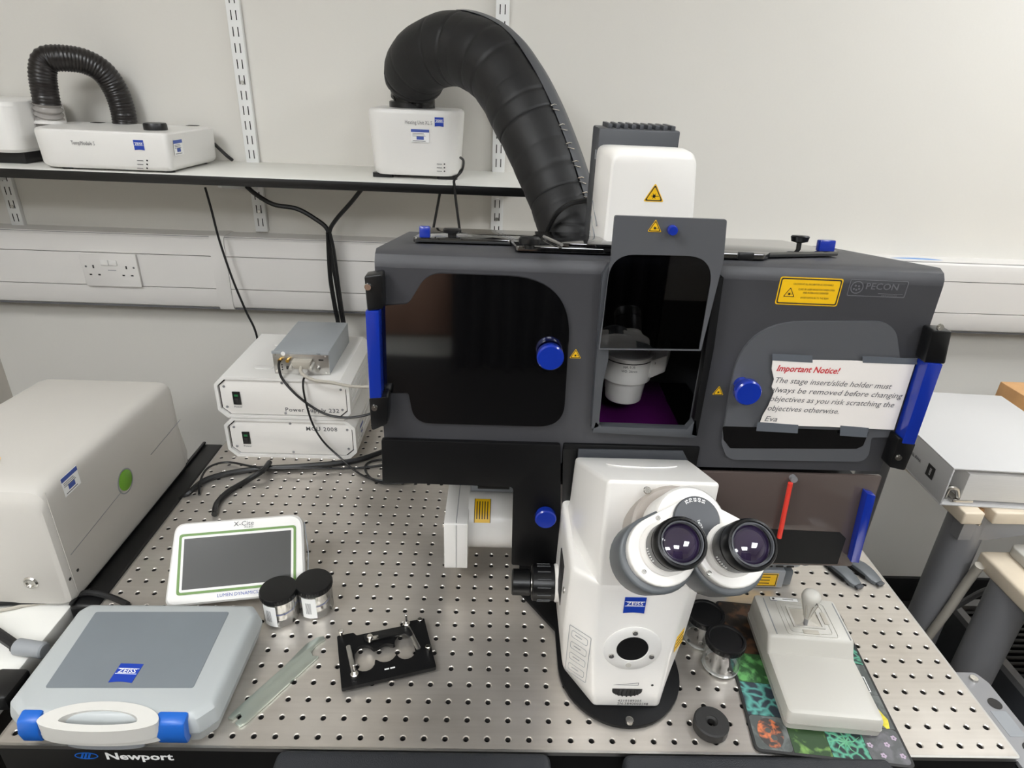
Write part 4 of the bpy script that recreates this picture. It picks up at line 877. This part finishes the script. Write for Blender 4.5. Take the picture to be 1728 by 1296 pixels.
p = ay(1042, 1180, .0425); text('4210189205', .0055, 'ink', ms, FR(.0408) @ T(p.x, p.z, .0003), gap=1.1); text('SN:3840000148', .0055, 'ink', ms, FR(.0410) @ T(p.x, p.z-.0055, .0003), gap=1.1)
# control labels on the chamfers
def chamfer(side): return frame((.100, .041, .0) if side < 0 else (.197, .041, 0), (.031, -.0, 0) if 0 else ((.0355, -.031, 0) if side < 0 else (.020, .031, 0)), (0, 0, 1))
CL = frame((.0825, .0563, .085), (.0355, -.031, 0), (0, .0, 1))
g = G(CL); g.holed(rpoly(rect(-.015, .0165, -.042, .034), .002, 3), [rpoly(rect(-.0144, .0159, -.0414, .0334), .0016, 3)], 0.0006, .0010)
for k in range(4): g.holed(rpoly(rect(-.011, .0125, .017-.018*k, .028-.018*k), .003, 3), [rpoly(rect(-.0106, .0121, .0174-.018*k, .0276-.018*k), .0028, 3)], .0006, .0010); g.box(-.006, .004, .0222-.018*k, .0232-.018*k, .0006, .0010)
part('control_legend', g, 'mid_grey', ms)
CR = frame((.2020, .0555, .098), (.027, .033, 0), (0, 0, 1))
g = G(CR); g.box(-.010, .012, -.002, .024, .0010, .0014); ys = part('warning_sticker', g, 'yellow', ms)
g = G(CR)
for k in range(3): g.box(-.008, .010, .003+.006*k, .0045+.006*k, .0014, .0016)
part('sticker_print', g, 'ink', ys)
g = G(); g.cyl((.0655, .095, .145), (.0635, .095, .145), .004, n=14); part('side_button', g, 'alu', ms)
g = G(); g.box(.0638, .0655, .115, .150, .10, .165, .0005); part('side_grille', g, 'ink', ms)
# focus drive left
for x0_, x1_, r, mm, nm in ((.0605, .085, .0255, 'scope_white', 'focus_hub'), (.030, .0612, .0240, 'black_plastic', 'coarse_focus'), (.003, .0285, .0175, 'black_plastic', 'fine_focus')):
    g = G(); g.cyl((x0_, .166, .091), (x1_, .166, .091), r, n=36, bev=.0015); fk = part(nm, g, mm, ms)
    if nm == 'focus_hub': g = G(); q = Vector((.0705, .1435, .1035)); g.cyl(q, q+Vector((0, -.0012, .0006)), .0045, n=16); part('hub_hole', g, 'slot', fk)
    if nm == 'coarse_focus':
        for k in range(14):
            a = 2*math.pi*k/14; g = G(); v = Vector((0, math.cos(a), math.sin(a))); cc = Vector((.046, .166, .091))+v*.0243; g.tube([cc-Vector((.009, 0, 0)), cc+Vector((.009, 0, 0))], .0013, 6); part('grip_rib', g, 'black_plastic', fk)
g = G(); g.cyl((.0285, .166, .091), (.031, .166, .091), .013, n=24); part('focus_shaft', g, 'alu', ms)
# right side focus wheel, partly visible
g = G(); g.cyl((.217, .20, .085), (.243, .20, .085), .022, n=30, bev=.002); part('coarse_focus', g, 'black_plastic', ms)
# ---- binocular tube
EM = Vector((.1535, -.100, .3815)); s2 = math.sqrt(.5)
BF = frame(EM, (1, 0, 0), (0, s2, s2))
g = G(BF); g.lathe([(.0, -.165), (.043, -.165), (.043, -.118), (.040, -.116), (0, -.116)], T(0, .025, 0), n=40); part('tube_flange', g, 'disc_grey', ms)
g = G(BF); g.lathe([(.0, -.118), (.0335, -.118), (.0335, -.070), (.031, -.066), (0, -.066)], T(0, .025, 0), n=40); part('tube_housing', g, 'scope_white', ms)
screw(ms, BF @ Vector((-.026, .062, -.1158)), BF.to_3x3() @ Vector((0, 0, 1)), .004)
g = G(BF); g.lathe([(0, -.047), (.0198, -.047), (.0206, -.048), (.0206, -.072), (0, -.072)], T(0, .025, 0), n=40); dl = part('eye_distance_dial', g, 'dark_grey', ms)
for k, s in enumerate(('75', '70', '65', '60', '55')):
    a = math.radians(118-13*k); text(s, .0038, 'label_white', dl, BF @ T(.0172*math.cos(a), .025+.0172*math.sin(a), -.0467) @ Matrix.Rotation(a-math.pi/2+math.pi/2, 4, 'Z'), align='CENTER', bold=.02)
text('1x/23', .0036, 'label_white', dl, BF @ T(.002, .021, -.0467) @ Matrix.Rotation(-1.3, 4, 'Z'), align='CENTER', bold=.02)
def hull(c0, r0, c1, r1, n=40):
    c0 = Vector(c0); c1 = Vector(c1); d = c1-c0; L_ = d.length; b0 = math.atan2(d.y, d.x); ph = math.acos((r0-r1)/L_); pts = []
    for k in range(n//2+1): a = b0-ph+2*ph*k/(n//2); pts.append((c1.x+r1*math.cos(a), c1.y+r1*math.sin(a)))
    for k in range(n//2+1): a = b0+ph+(2*math.pi-2*ph)*k/(n//2); pts.append((c0.x+r0*math.cos(a), c0.y+r0*math.sin(a)))
    return pts
for sx in (-1, 1):
    e = (sx*.0285, 0)
    hl = hull((sx*.004, .023), .022, (e[0]*1.12, e[1]-.004), .0345)
    g = G(BF); g.prism(hl, -.118, -.066, .003, 3); arm = part('eyepiece_arm', g, 'tube_grey', ms, label='grey shell of the eyepiece arm')
    hl2 = hull((sx*.004, .023), .0205, (e[0]*1.08, e[1]-.002), .0305)
    g = G(BF); g.prism(hl2, -.066, -.052, .002, 3); part('arm_plate', g, 'scope_white', arm)
    g = G(BF); g.lathe([(0, -.054), (.0235, -.054), (.0235, -.046), (.0205, -.043), (.0205, -.040), (0, -.040)], T(*e), n=40); part('eyepiece_collar', g, 'scope_white', arm)
    g = G(BF); g.lathe([(.0, -.041), (.0195, -.041), (.0205, -.038), (.0210, -.018), (.0202, -.017), (.0202, -.0155), (.0212, -.0145), (.0212, -.003), (.0198, 0), (.0182, .0005), (.0170, -.0015), (.0162, -.005), (0, -.005)], T(*e), n=44); ep = part('eyepiece', g, 'black_plastic', ms)
    g = G(BF); g.lathe([(.0168, -.0012), (.0172, .0002), (.0162, .0004), (.0155, -.0022)], T(*e), n=44); part('eyecup_ring', g, 'dark_grey', ep)
    g = G(BF); g.lathe([(.0, -.0012), (.004, -.0014), (.008, -.0021), (.0125, -.0036), (.0160, -.0052)], T(*e), n=36); part('eye_lens', g, 'lens', ep)
    g = G(BF)
    for k in range(6): a = math.radians(195+sx*8+6*k); g.box(.0207, .0213, -.0005, .0005, -.033, -.029 if k % 2 else -.030, M=T(*e) @ Matrix.Rotation(a, 4, 'Z'))
    part('eyepiece_marking', g, 'label_white', ep)
    for q in ((e[0]-.020, -.020), (e[0]-.005, .026) if sx < 0 else (e[0]-.026, -.006)): screw(arm, BF @ Vector((q[0], q[1], -.0522)), BF.to_3x3() @ Vector((0, 0, 1)), .0024)
# ---- stage, condenser and transmitted-light arm
AX, AY = .160, .33
g = G(); g.box(.05, .30, .225, .478, .235, .2535, .002); part('stage', g, 'black_satin', ms)
g = G(); g.prism([(.095, .225), (.238, .225), (.246, .24), (.250, .475), (.095, .475)], .2536, .2560, .0006); part('stage_plate', g, 'purple', ms, label='purple reflecting stage plate')
g = G(); g.lathe([(0, .2965), (.0245, .2965), (.0260, .298), (.0300, .331), (.0350, .3315), (.0352, .333), (.0352, .363), (.0345, .3645), (.0345, .369), (.032, .370), (.030, .368), (0, .366)], T(AX, AY, 0), n=44); cn_ = part('condenser', g, 'scope_white', ms)
g = G(); g.lathe([(.0354, .3625), (.0354, .3640)], T(AX, AY, 0), n=44); part('condenser_ring', g, 'ink', cn_)
g = G(); g.lathe([(.030, .370), (.030, .384), (.028, .384), (.028, .3705)], T(AX-.004, AY, 0), n=30, a0=.4, a1=3.4); part('filter_hood', g, 'mid_grey', cn_)
for k, s in enumerate(('NA. 0.35', 'WD. 26mm')):
    p = ay(1062, 620+7*k, AY-.0353); text(s, .0046, 'ink', cn_, frame((p.x+.0, AY-.0358, p.z), (1, 0, 0), (0, 0, 1)), align='CENTER')
g = G(); g.loft([[(.185, .32, z) for z in ()] or (.188, .315, .338), (.188, .345, .338), (.188, .345, .366), (.188, .315, .366)] if False else [[(.188, .305, .338), (.188, .35, .338), (.188, .35, .366), (.188, .305, .366)], [(.215, .325, .340), (.215, .36, .340), (.215, .36, .366), (.215, .325, .366)], [(.232, .37, .345), (.232, .40, .345), (.232, .40, .366), (.232, .37, .366)]], .002, 2); part('condenser_arm', g, 'scope_white', ms)
q = ay(1103, 613, .31); g = G(); g.cyl((q.x, .314, q.z), (q.x, .310, q.z), .003, n=12); part('arm_screw', g, 'ink', ms)
g = G(); g.lathe([(0, .2), (.016, .2), (.017, .235), (.012, .25), (0, .25)], T(AX, AY, 0)); part('objective', g, 'steel_bright', ms)
# transmitted-light arm above the roof: dark finned housing and white front head
g = G(); hx0, hx1 = .0995, .207
g.box(hx0, hx1, .395, .46, .50, .657, .0025); hs = part('lamp_housing', g, 'dark_grey', ms, label='dark grey finned lamp housing')
for k in range(9):
    x = hx0+.012+.0105*k; g = G(); g.box(x, x+.0055, .4, .455, .656, .6625, .0008); part('fin', g, 'dark_grey', hs)
g = G(); g.box(hx0-.001, hx0+.0003, .405, .412, .617, .629); part('vent_slot', g, 'mid_grey', hs)
secs = []
for y, x0_, x1_, zt, zb_, r in ((.394, .0985, .207, .637, .497, .012), (.372, .0985, .2085, .639, .499, .014), (.352, .1015, .212, .640, .50, .016), (.338, .106, .215, .638, .501, .016), (.331, .109, .2145, .633, .502, .013), (.329, .112, .212, .629, .504, .010)):
    fl_ = (.220-.207)*.9
    secs.append([(x, y, z) for x, z in rpoly([(x0_, zb_), (x1_+fl_, zb_), (x1_+fl_*.5, .575), (x1_, zt), (x0_, zt), (x0_, .575)], [.004, .004, .02, r, r, .0], 5)])
g = G(); g.loft(secs); hd = part('lamp_head', g, 'scope_white', ms, label='white rounded lamp head')
p = ay(1104, 330, .328); tri(hd, FR(.3287) @ T(p.x, p.z), .0235)
g = G()
for k in range(3): g.tube([(.0982, .389, .565-.021*k), (.1000, .345, .540-.021*k)], .0009, 5)
part('head_groove', g, 'mid_grey', hd)
g = G(); g.box(.221, .2245, .34, .35, .545, .562, .001); part('side_latch', g, 'leg_grey', hd)
# ================================================================== SIDE PORT CAMERA
t = thing('port_camera', 'white side-port camera box and cylinder under the incubator', 'camera', (-.05, .3, .02))
g = G(); g.prism(rpoly([(.250, .037), (.365, .037), (.365, .121), (.250, .121)], .003, 3), -.0965, -.0615, .002, M=YZ); cb = part('camera_box', g, 'white_plastic', t)
g = G(); g.tube([(-.0785, .2495, .04), (-.0785, .2495, .118), (-.0785, .2530, .1213), (-.0785, .36, .1213)], .0005, 4); part('box_seam', g, 'mid_grey', cb)
for q in ((.258, .112), (.29, .112)): screw(t, (-.0965, q[0], q[1]), (-1, 0, 0), .004)
g = G(); g.cyl((-.0625, .310, .085), (.066, .310, .085), .0430, n=48); cyl_ = part('camera_tube', g, 'white_plastic', t)
g = G(T(0, .310, .085) @ Matrix.Rotation(math.pi/2, 4, 'Y')); a = math.radians(150); g.lathe([(.0433, -.0535), (.0433, -.0285)], n=12, a0=math.radians(188), a1=math.radians(240)); yw = part('warning_sticker', g, 'yellow', cyl_)
g = G(T(0, .310, .085) @ Matrix.Rotation(math.pi/2, 4, 'Y'))
for k in range(5): g.lathe([(.0435, -.050+.004*k), (.0435, -.0485+.004*k)], n=8, a0=math.radians(195), a1=math.radians(233))
for a0_, a1_ in (((.0435, -.0535), (.0435, -.0525)), ((.0435, -.0295), (.0435, -.0285))): g.lathe([a0_, a1_], n=8, a0=math.radians(188), a1=math.radians(240))
part('sticker_print', g, 'ink', yw)
g = G(); g.box(-.0615, .06, .335, .385, .09, .155, .002); part('adapter_block', g, 'mid_grey', t)
g = G(); g.box(-.05, .0, .3345, .336, .125, .152); part('adapter_window', g, 'slot', t)
g = G(); g.box(-.0965, -.04, .352, .38, 0.0, .037, .002); part('support_post', g, 'white_plastic', t)
# ================================================================== GREY SCAN UNIT BEHIND RIGHT
t = thing('scan_unit', 'grey vented scan unit with yellow label under the right shutter', 'scan unit', (.40, .33, 0))
g = G(); g.box(.30, .436, .262, .42, .0, .034, .003); part('lower_body', g, 'mid_grey', t)
g = G(); g.box(.436, .452, .268, .42, 0, .030, .004); part('side_cap', g, 'tube_grey', t)
g = G(); g.box(.30, .462, .266, .42, .034, .066, .010, 3); hb = part('vented_cover', g, 'mid_grey', t)
g = G(); g.box(.462, .476, .27, .42, .036, .064, .006, 3); part('cover_end', g, 'tube_grey', t)
g = G(FR(.2655))
for r in range(4):
    for k in range(8): x = .322+.017*k+(.0085 if r % 2 else 0); g.prism(rpoly(rect(x-.006, x+.006, .040+.006*r, .043+.006*r), .0012, 3), 0, .0006)
part('vent_slots', g, 'slot', hb)
FU = frame((.384, .2615, .0175), (1, 0, 0), (0, 0, 1)); g = G(FU); g.box(-.032, .040, -.0125, .0125, 0, .0005); yl2 = part('warning_plate', g, 'yellow', t)
g = G(FU); g.holed(rect(-.031, .039, -.0117, .0117), [rect(-.0298, .0378, -.0105, .0105)], .0005, .0008)
for k in range(3): g.box(-.014, .028, .005-.006*k, .0064-.006*k, .0005, .0008)
part('plate_print', g, 'ink', yl2); tri(yl2, FU @ T(-.023, -.003, .0004), .011)
# ================================================================== MOUSE MAT
mt = thing('mouse_mat', 'mouse mat printed with fluorescent cell micrographs under the joystick', 'mat', (.398, .0995, 0), -.105)
g = G(); MW, ML = .0925, .122
g.prism(rpoly(rect(-MW, MW, -ML, ML), .008, 4), .0004, .0028, .0005); part('mat_base', g, 'rubber', mt, True)
fluo('print_orange', (64, 60, 58), (200, 112, 70), 90, 'noise', 1); fluo('print_green', (44, 84, 44), (96, 160, 90), 75, 'noise', 2); fluo('print_teal', (28, 40, 42), (86, 160, 132), 70, 'vor', 3)
fluo('print_slate', (74, 78, 76), (104, 108, 106), 60, 'noise', 4); fluo('print_dark', (24, 18, 14), (84, 56, 36), 55, 'noise', 5); fluo('print_lilac', (82, 84, 84), (104, 102, 106), 60, 'noise', 6); fluo('print_moss', (40, 66, 34), (112, 150, 76), 55, 'noise', 7); fluo('print_violet', (40, 50, 60), (84, 150, 140), 60, 'vor', 8)
cols = [-MW+.003, -.046, -.001, .044, MW-.003]; rows = [-ML+.003, -.073, -.024, .024, .072, ML-.003]
pm = [['print_slate', 'print_moss', 'print_teal', 'print_lilac'], ['print_violet', 'print_slate', 'print_slate', 'print_slate'], ['print_green', 'print_slate', 'print_slate', 'print_slate'], ['print_dark', 'print_slate', 'print_slate', 'print_teal'], ['print_dark', 'print_dark', 'print_slate', 'print_orange']]
for r in range(5):
    for c_ in range(4):
        g = G(); g.prism(rpoly(rect(cols[c_]+.0003, cols[c_+1]-.0003, rows[r]+.0003, rows[r+1]-.0003), .006 if (r in (0, 4) and c_ in (0, 3)) else .0004, 3), .0027, .00305); part('printed_tile', g, pm[r][c_], mt, True)
g = G(); cx_, cy_ = -.068, -.096; g.holed(circ(cx_, cy_, .015, 24, ry=.020), [circ(cx_-.002, cy_+.003, .0035, 12), circ(cx_+.003, cy_-.006, .004, 12)], .003, .0032); part('printed_cell', g, 'print_orange', mt, True)
mat('print_yellow', (222, 206, 60), .5, var=.2, vscale=120)
g = G(); g.prism([(.083, -.072), (.086, -.06), (.080, -.045), (.068, -.028), (.064, -.026), (.067, -.045), (.073, -.064), (.079, -.073)], .003, .0032); part('printed_leaf', g, 'print_yellow', mt, True)
g = G(); g.prism(circ(.068, .092, .014, 20, ry=.02), .003, .0032); part('printed_cell', g, 'print_moss', mt, True)
g = G(); g.holed(rect(.070, .082, -.020, .004), [rect(.0712, .0808, -.0188, .0028)], .003, .0032); part('printed_scale', g, 'label_white', mt, True)
mat('print_lilac_spot', (176, 158, 176), .5)
for x, y in ((.055, -.082), (.07, -.095), (.06, -.11), (.082, -.085), (.083, -.108), (.049, -.098)):
    g = G()
    for k in range(5): a = k*1.257; g.prism(circ(x+.0022*math.cos(a), y+.0022*math.sin(a), .0014, 8), .003, .0032)
    part('printed_spot', g, 'print_lilac_spot', mt, True)
mat('print_mint', (96, 160, 124), .5)
g = G()
for k in range(9): a = k*.7+.2; g.tube([(.020, -.098, .0031), (.020+.010*math.cos(a), -.098+.010*math.sin(a), .0031), (.020+.021*math.cos(a+.25), -.098+.020*math.sin(a+.25), .0031)], [.0016, .0008, .0003], 5)
part('printed_neuron', g, 'print_mint', mt, True)
# ================================================================== JOYSTICK
JZ = .0031
jt = thing('joystick_controller', 'cream joystick controller with a sloping palm rest on the mouse mat', 'joystick', (.4050, .1050, JZ), -.085)
def jlev(z, i, yf, yb): return [(x, y, z) for x, y in rpoly(rect(-.058+i, .058-i, yf+i, yb-i), .007, 5)]
g = G(); g.loft([jlev(.0, .002, -.094, .088), jlev(.002, .0005, -.094, .088), jlev(.010, .0, -.094, .088), jlev(.011, -.0004, -.094, .088)]); part('base', g, 'beige_plastic', jt, True)
g = G(); g.loft([jlev(.0115, .0, -.094, .088), jlev(.0125, .0002, -.094, .088), jlev(.022, .0005, -.0935, .087), jlev(.0258, .002, -.0925, .086), jlev(.0272, .0055, -.092, .085)]); part('palm_rest', g, 'beige_plastic', jt, True)
def jq(z, i, yf, yb, xa=.058): return [(x, y, z) for x, y in rpoly([(-xa+i, yf), (xa-i, yf), (xa-i, yb), (-xa+i, yb)], .006, 5)]
g = G(); g.loft([jq(.020, .0006, -.008, .087), jq(.030, .0008, .001, .0865), jq(.044, .001, .008, .0855), jq(.0465, .002, .010, .0848), jq(.048, .0045, .0125, .083)]); part('stick_housing', g, 'beige_plastic', jt, True)
for i, (a, b_) in enumerate(((.034, .031), (.028, .026))):
    g = G(T(.004, .044, .0478)); g.holed(rpoly(rect(-a, a, -b_, b_), .006, 4), [rpoly(rect(-a+.001, a-.001, -b_+.001, b_-.001), .005, 4)], 0, .0009); part('gate_ridge', g, 'beige_plastic', jt, True)
g = G(T(.003, .046, .0478)); g.holed(rect(-.021, .021, -.019, .019), [rect(-.018, .018, -.016, .016)], 0, .0018); part('gate_frame', g, 'beige_plastic', jt, True)
g = G(T(.003, .046, .0481)); g.loft([[(x*1., y*1., 0) for x, y in rect(-.018, .018, -.016, .016)], [(x*.35, y*.35-.004, .0032) for x, y in rect(-.018, .018, -.016, .016)]], .0008); part('boot', g, 'cable_beige', jt, True)
for q in (-.045, .052): g = G(); g.box(q-.0006, q+.0006, .012, .078, .0477, .0485); part('side_groove', g, 'mid_grey', jt, True)
for x0_, x1_, y0_, y1_ in ((-.008, .013, .0165, .0235), (.0265, .033, .036, .058)):
    g = G(); g.box(x0_, x1_, y0_, y1_, .0478, .0492, .0006); part('trim_button', g, 'cable_beige', jt, True)
g = G(); g.box(-.036, .004, .0745, .0815, .0478, .0486, .0003); nm = part('name_plate', g, 'mid_grey', jt, True)
g = G(); g.box(-.0352, .0032, .0752, .0808, .0486, .0488); g2 = part('name_plate_face', g, 'label_white', nm, True)
g = G(); g.prism(circ(-.031, .078, .0018, 12), .0487, .0491); g.box(-.018, -.003, .0775, .0785, .0487, .0490); part('name_print', g, 'ink', nm, True)
lean = Vector((.09, .02, 1)).normalized(); b0 = Vector((-.001, .033, .049)); fx = frame(b0, Vector((1, 0, .12)), (0, 1, .1))
g = G(fx); g.lathe([(0, 0), (.0028, 0), (.0028, .019), (0, .019)], n=14); st = part('stick_shaft', g, 'leg_grey', jt, True)
prf = [(0, .014), (.0040, .014), (.0046, .018), (.0066, .030), (.0095, .042), (.0117, .050), (.0122, .0545), (.0108, .0595), (.0078, .0625), (.004, .0635), (0, .0637)]
g = G(fx); g.lathe(prf, n=24); gp = part('stick_grip', g, 'beige_plastic', jt, True)
g = G(fx)
for k in range(8): a = 2*math.pi*k/8; g.tube([(r_*math.cos(a), r_*math.sin(a), z_) for r_, z_ in ((.0049, .019), (.0069, .030), (.0097, .042), (.0112, .047))], .0007, 5)
part('grip_flute', g, 'cable_beige', gp, True)
text('A', .006, 'ink', gp, fx @ frame((.003, -.0122, .0535), (1, 0, 0), (0, .12, 1)), True, align='CENTER', bold=.02)
# ================================================================== PLASTIC CLIPS
for cx_, cy_, rz, lb in ((.5500, .295, .39, 'dark grey plastic clip lying near the shutter corner'), (.5870, .302, .42, 'dark grey plastic clip at the right edge of the optical table')):
    t = thing('plastic_clip', lb, 'clip', (cx_, cy_, 0), rz, 'grey plastic clips')
    n = 9; rg = []
    for k in range(n+1):
        s = k/n; y = .030-.058*s; wd = .0100+.0025*math.sin(math.pi*s) - (.002 if s > .9 else 0); zc = .003+.005*math.sin(math.pi*min(1, s*1.1))
        rg.append([(-wd, y, zc-.0028), (wd, y, zc-.0028), (wd*.9, y, zc+.0028), (-wd*.9, y, zc+.0028)])
    g = G(); g.loft(rg, .0008); part('clip_body', g, 'tube_grey', t, True)
    g = G(); g.box(-.007, .007, -.034, -.027, .001, .005, .001); part('clip_tongue', g, 'dark_grey', t, True)
    g = G(); g.box(-.013, -.008, -.012, .020, .0, .006, .001); g.box(-.012, .010, .024, .030, .0, .005, .001); part('clip_rim', g, 'black_plastic', t, True)
# ================================================================== RIGHT DESK
t = thing('side_desk', 'cream-topped desk with round grey legs right of the optical table', 'desk', (1.3, .6, -TZ))
g = G(); g.box(.8085, .8455, .402, .80, .026, .0515, .0035, 3); part('top_slat', g, 'wood_beige', t)
g = G(); g.box(.8665, 1.9, .405, .80, .026, .0515, .0035, 3); part('desk_top', g, 'wood_beige', t)
g = G(); g.box(.8455, .8665, .43, .80, .028, .040); part('joint_strip', g, 'wood_tan', t)
for x, y, zt in ((.872, .462, .026), (.872, .76, .026), (1.86, .462, .026), (1.86, .76, .026)):
    g = G(); g.cyl((x, y, -TZ), (x, y, zt), .033, n=28); part('leg', g, 'leg_grey', t)
g = G(); g.prism([(.84, .026), (1.2, .026), (1.2, .010), (1.05, .004), (.90, -.028), (.84, -.03)], -.015, .015, M=frame((0, .445, 0), (1, 0, 0), (0, 0, 1))); part('gusset', g, 'leg_grey', t)
screw(t, (.845, .41, .026), (0, 0, -1), .006)
# lower return desk
t = thing('return_desk', 'lower cream return desk with keyboard shelf in front of the binder', 'desk', (1.3, .25, -TZ))
g = G(); g.box(.888, 1.9, .02, .427, -.082, -.050, .006, 3); part('desk_top', g, 'wood_beige', t)
for x, y in ((.926, .372), (1.86, .372)):
    g = G(); g.cyl((x, y, -TZ), (x, y, -.082), .035, n=28); part('leg', g, 'leg_grey', t)
g = G(); g.prism(rpoly(rect(.935, 1.4, .31, .424), .015, 5), -.050, -.030, .003, 3); solo('keyboard_tray', g, 'beige_plastic', 'raised cream tray lying on the lower return desk', 'tray')
g = G(); g.tube(spline([(.882, .408, -.07), ax(1630, 985, .882), ax(1563, 1078, .86), (.80, .50, -.83)], 6), .0085, 12); solo('support_tube', g, 'cable_beige', 'pale grey tube slanting from the return desk to the floor', 'tube', None)
# binder
bt = thing('binder', 'thick white ring binder with grey spine lying on the cream desk', 'binder', (.775, .424, .0517), -.055)
BT, BL_, BW = .078, .318, .285
g = G(); g.box(0, BW, 0, BL_, 0, .003, .0008); part('back_cover', g, 'binder_white', bt, True)
g = G(); g.box(0, BW, 0, BL_, BT-.003, BT, .0008); part('front_cover', g, 'binder_white', bt, True)
g = G(); g.box(0, .003, 0, BL_, .003, BT-.003, .0006); sp_ = part('spine', g, 'binder_grey', bt, True)
g = G(); g.box(.036, BW-.008, .006, BL_-.006, .010, BT-.014, .0006); part('pages', g, 'pages', bt, True)
g = G(); g.box(.022, .060, .004, BL_-.004, .0035, .010, .001); part('ring_plate', g, 'steel_bright', bt, True)
for y in (.119, .199): g = G(); g.tube([(.04+.022*math.cos(a), y, .032+.026*math.sin(a)) for a in [math.pi*2*k/20 for k in range(21)]], .002, 8); part('ring', g, 'steel_bright', bt, True)
g = G(); g.tube(spline([(.012, .012, .008), (.012, .010, .03), (.026, .010, .030), (.034, .010, .014)], 6), .004, 8); part('lever', g, 'alu', bt, True)
FSp = frame((-.0003, 0, 0), (0, -1, 0), (0, 0, 1))
g = G(FSp); g.prism(rect(-.062, -.040, .026, .050), 0, .0004); lg = part('spine_badge', g, 'ink', sp_, True)
text('ZEISS', .0062, 'label_white', sp_, FSp @ T(-.051, .038, .0006) @ Matrix.Rotation(-math.pi/2, 4, 'Z'), True, align='CENTER', bold=.02)
text('KL FWA', .009, 'ink_grey', sp_, FSp @ T(-.10, .038, .0004), True, align='CENTER', bold=.02)
# tan wooden box at the right
g = G(); p = az(1722, 722, .0517); g.box(p.x, p.x+.2, p.y-.02, p.y+.1, .0517, .12, .003); solo('wooden_box', g, 'wood_tan', 'tan wooden box on the desk behind the white binder', 'box')
# PC tower on the floor
t = thing('computer_tower', 'black computer tower with ribbed top standing under the desk', 'computer', (1.2, .47, -TZ))
g = G(); g.box(1.1, 1.32, .05, .665, -TZ+.012, -.412, .006, 3); part('case', g, 'dark_grey', t)
g = G(); g.holed(rpoly(rect(1.098, 1.322, .048, .667), .006, 3), [rect(1.116, 1.304, .07, .645)], -.414, -.398); part('top_rim', g, 'leg_grey', t)
for k in range(34): g = G(); y = .08+.0165*k; g.box(1.118, 1.302, y, y+.009, -.413, -.404, .001); part('top_rib', g, 'black_plastic', t)
g = G(); g.box(1.0985, 1.1, .12, .40, -.56, -.47, 0); part('side_slot', g, 'void_black', t)
for x in (1.13, 1.29):
    for y in (.1, .6): g = G(); g.box(x-.02, x+.02, y-.02, y+.02, -TZ, -TZ+.013); part('foot', g, 'black_plastic', t)
g = G(); g.box(.93, 1.075, .70, 1.0, -TZ, -.52, .006); solo('equipment_case', g, 'black_plastic', 'plain black equipment case on the floor against the wall', 'case')
cable([(.93, .43, -.10), ax(1680, 990, 1.0), ax(1645, 1005, 1.0), (.98, .60, -.45), (.99, .62, -.5)], .006, 'leg_grey', 'grey cable hanging behind the desk legs')
# ================================================================== shift from table frame to room frame (floor at z = 0)
for o in list(SC.objects):
    if o.parent is None:
        m = o.matrix_basis.copy(); m.translation.z += TZ; o.matrix_basis = m
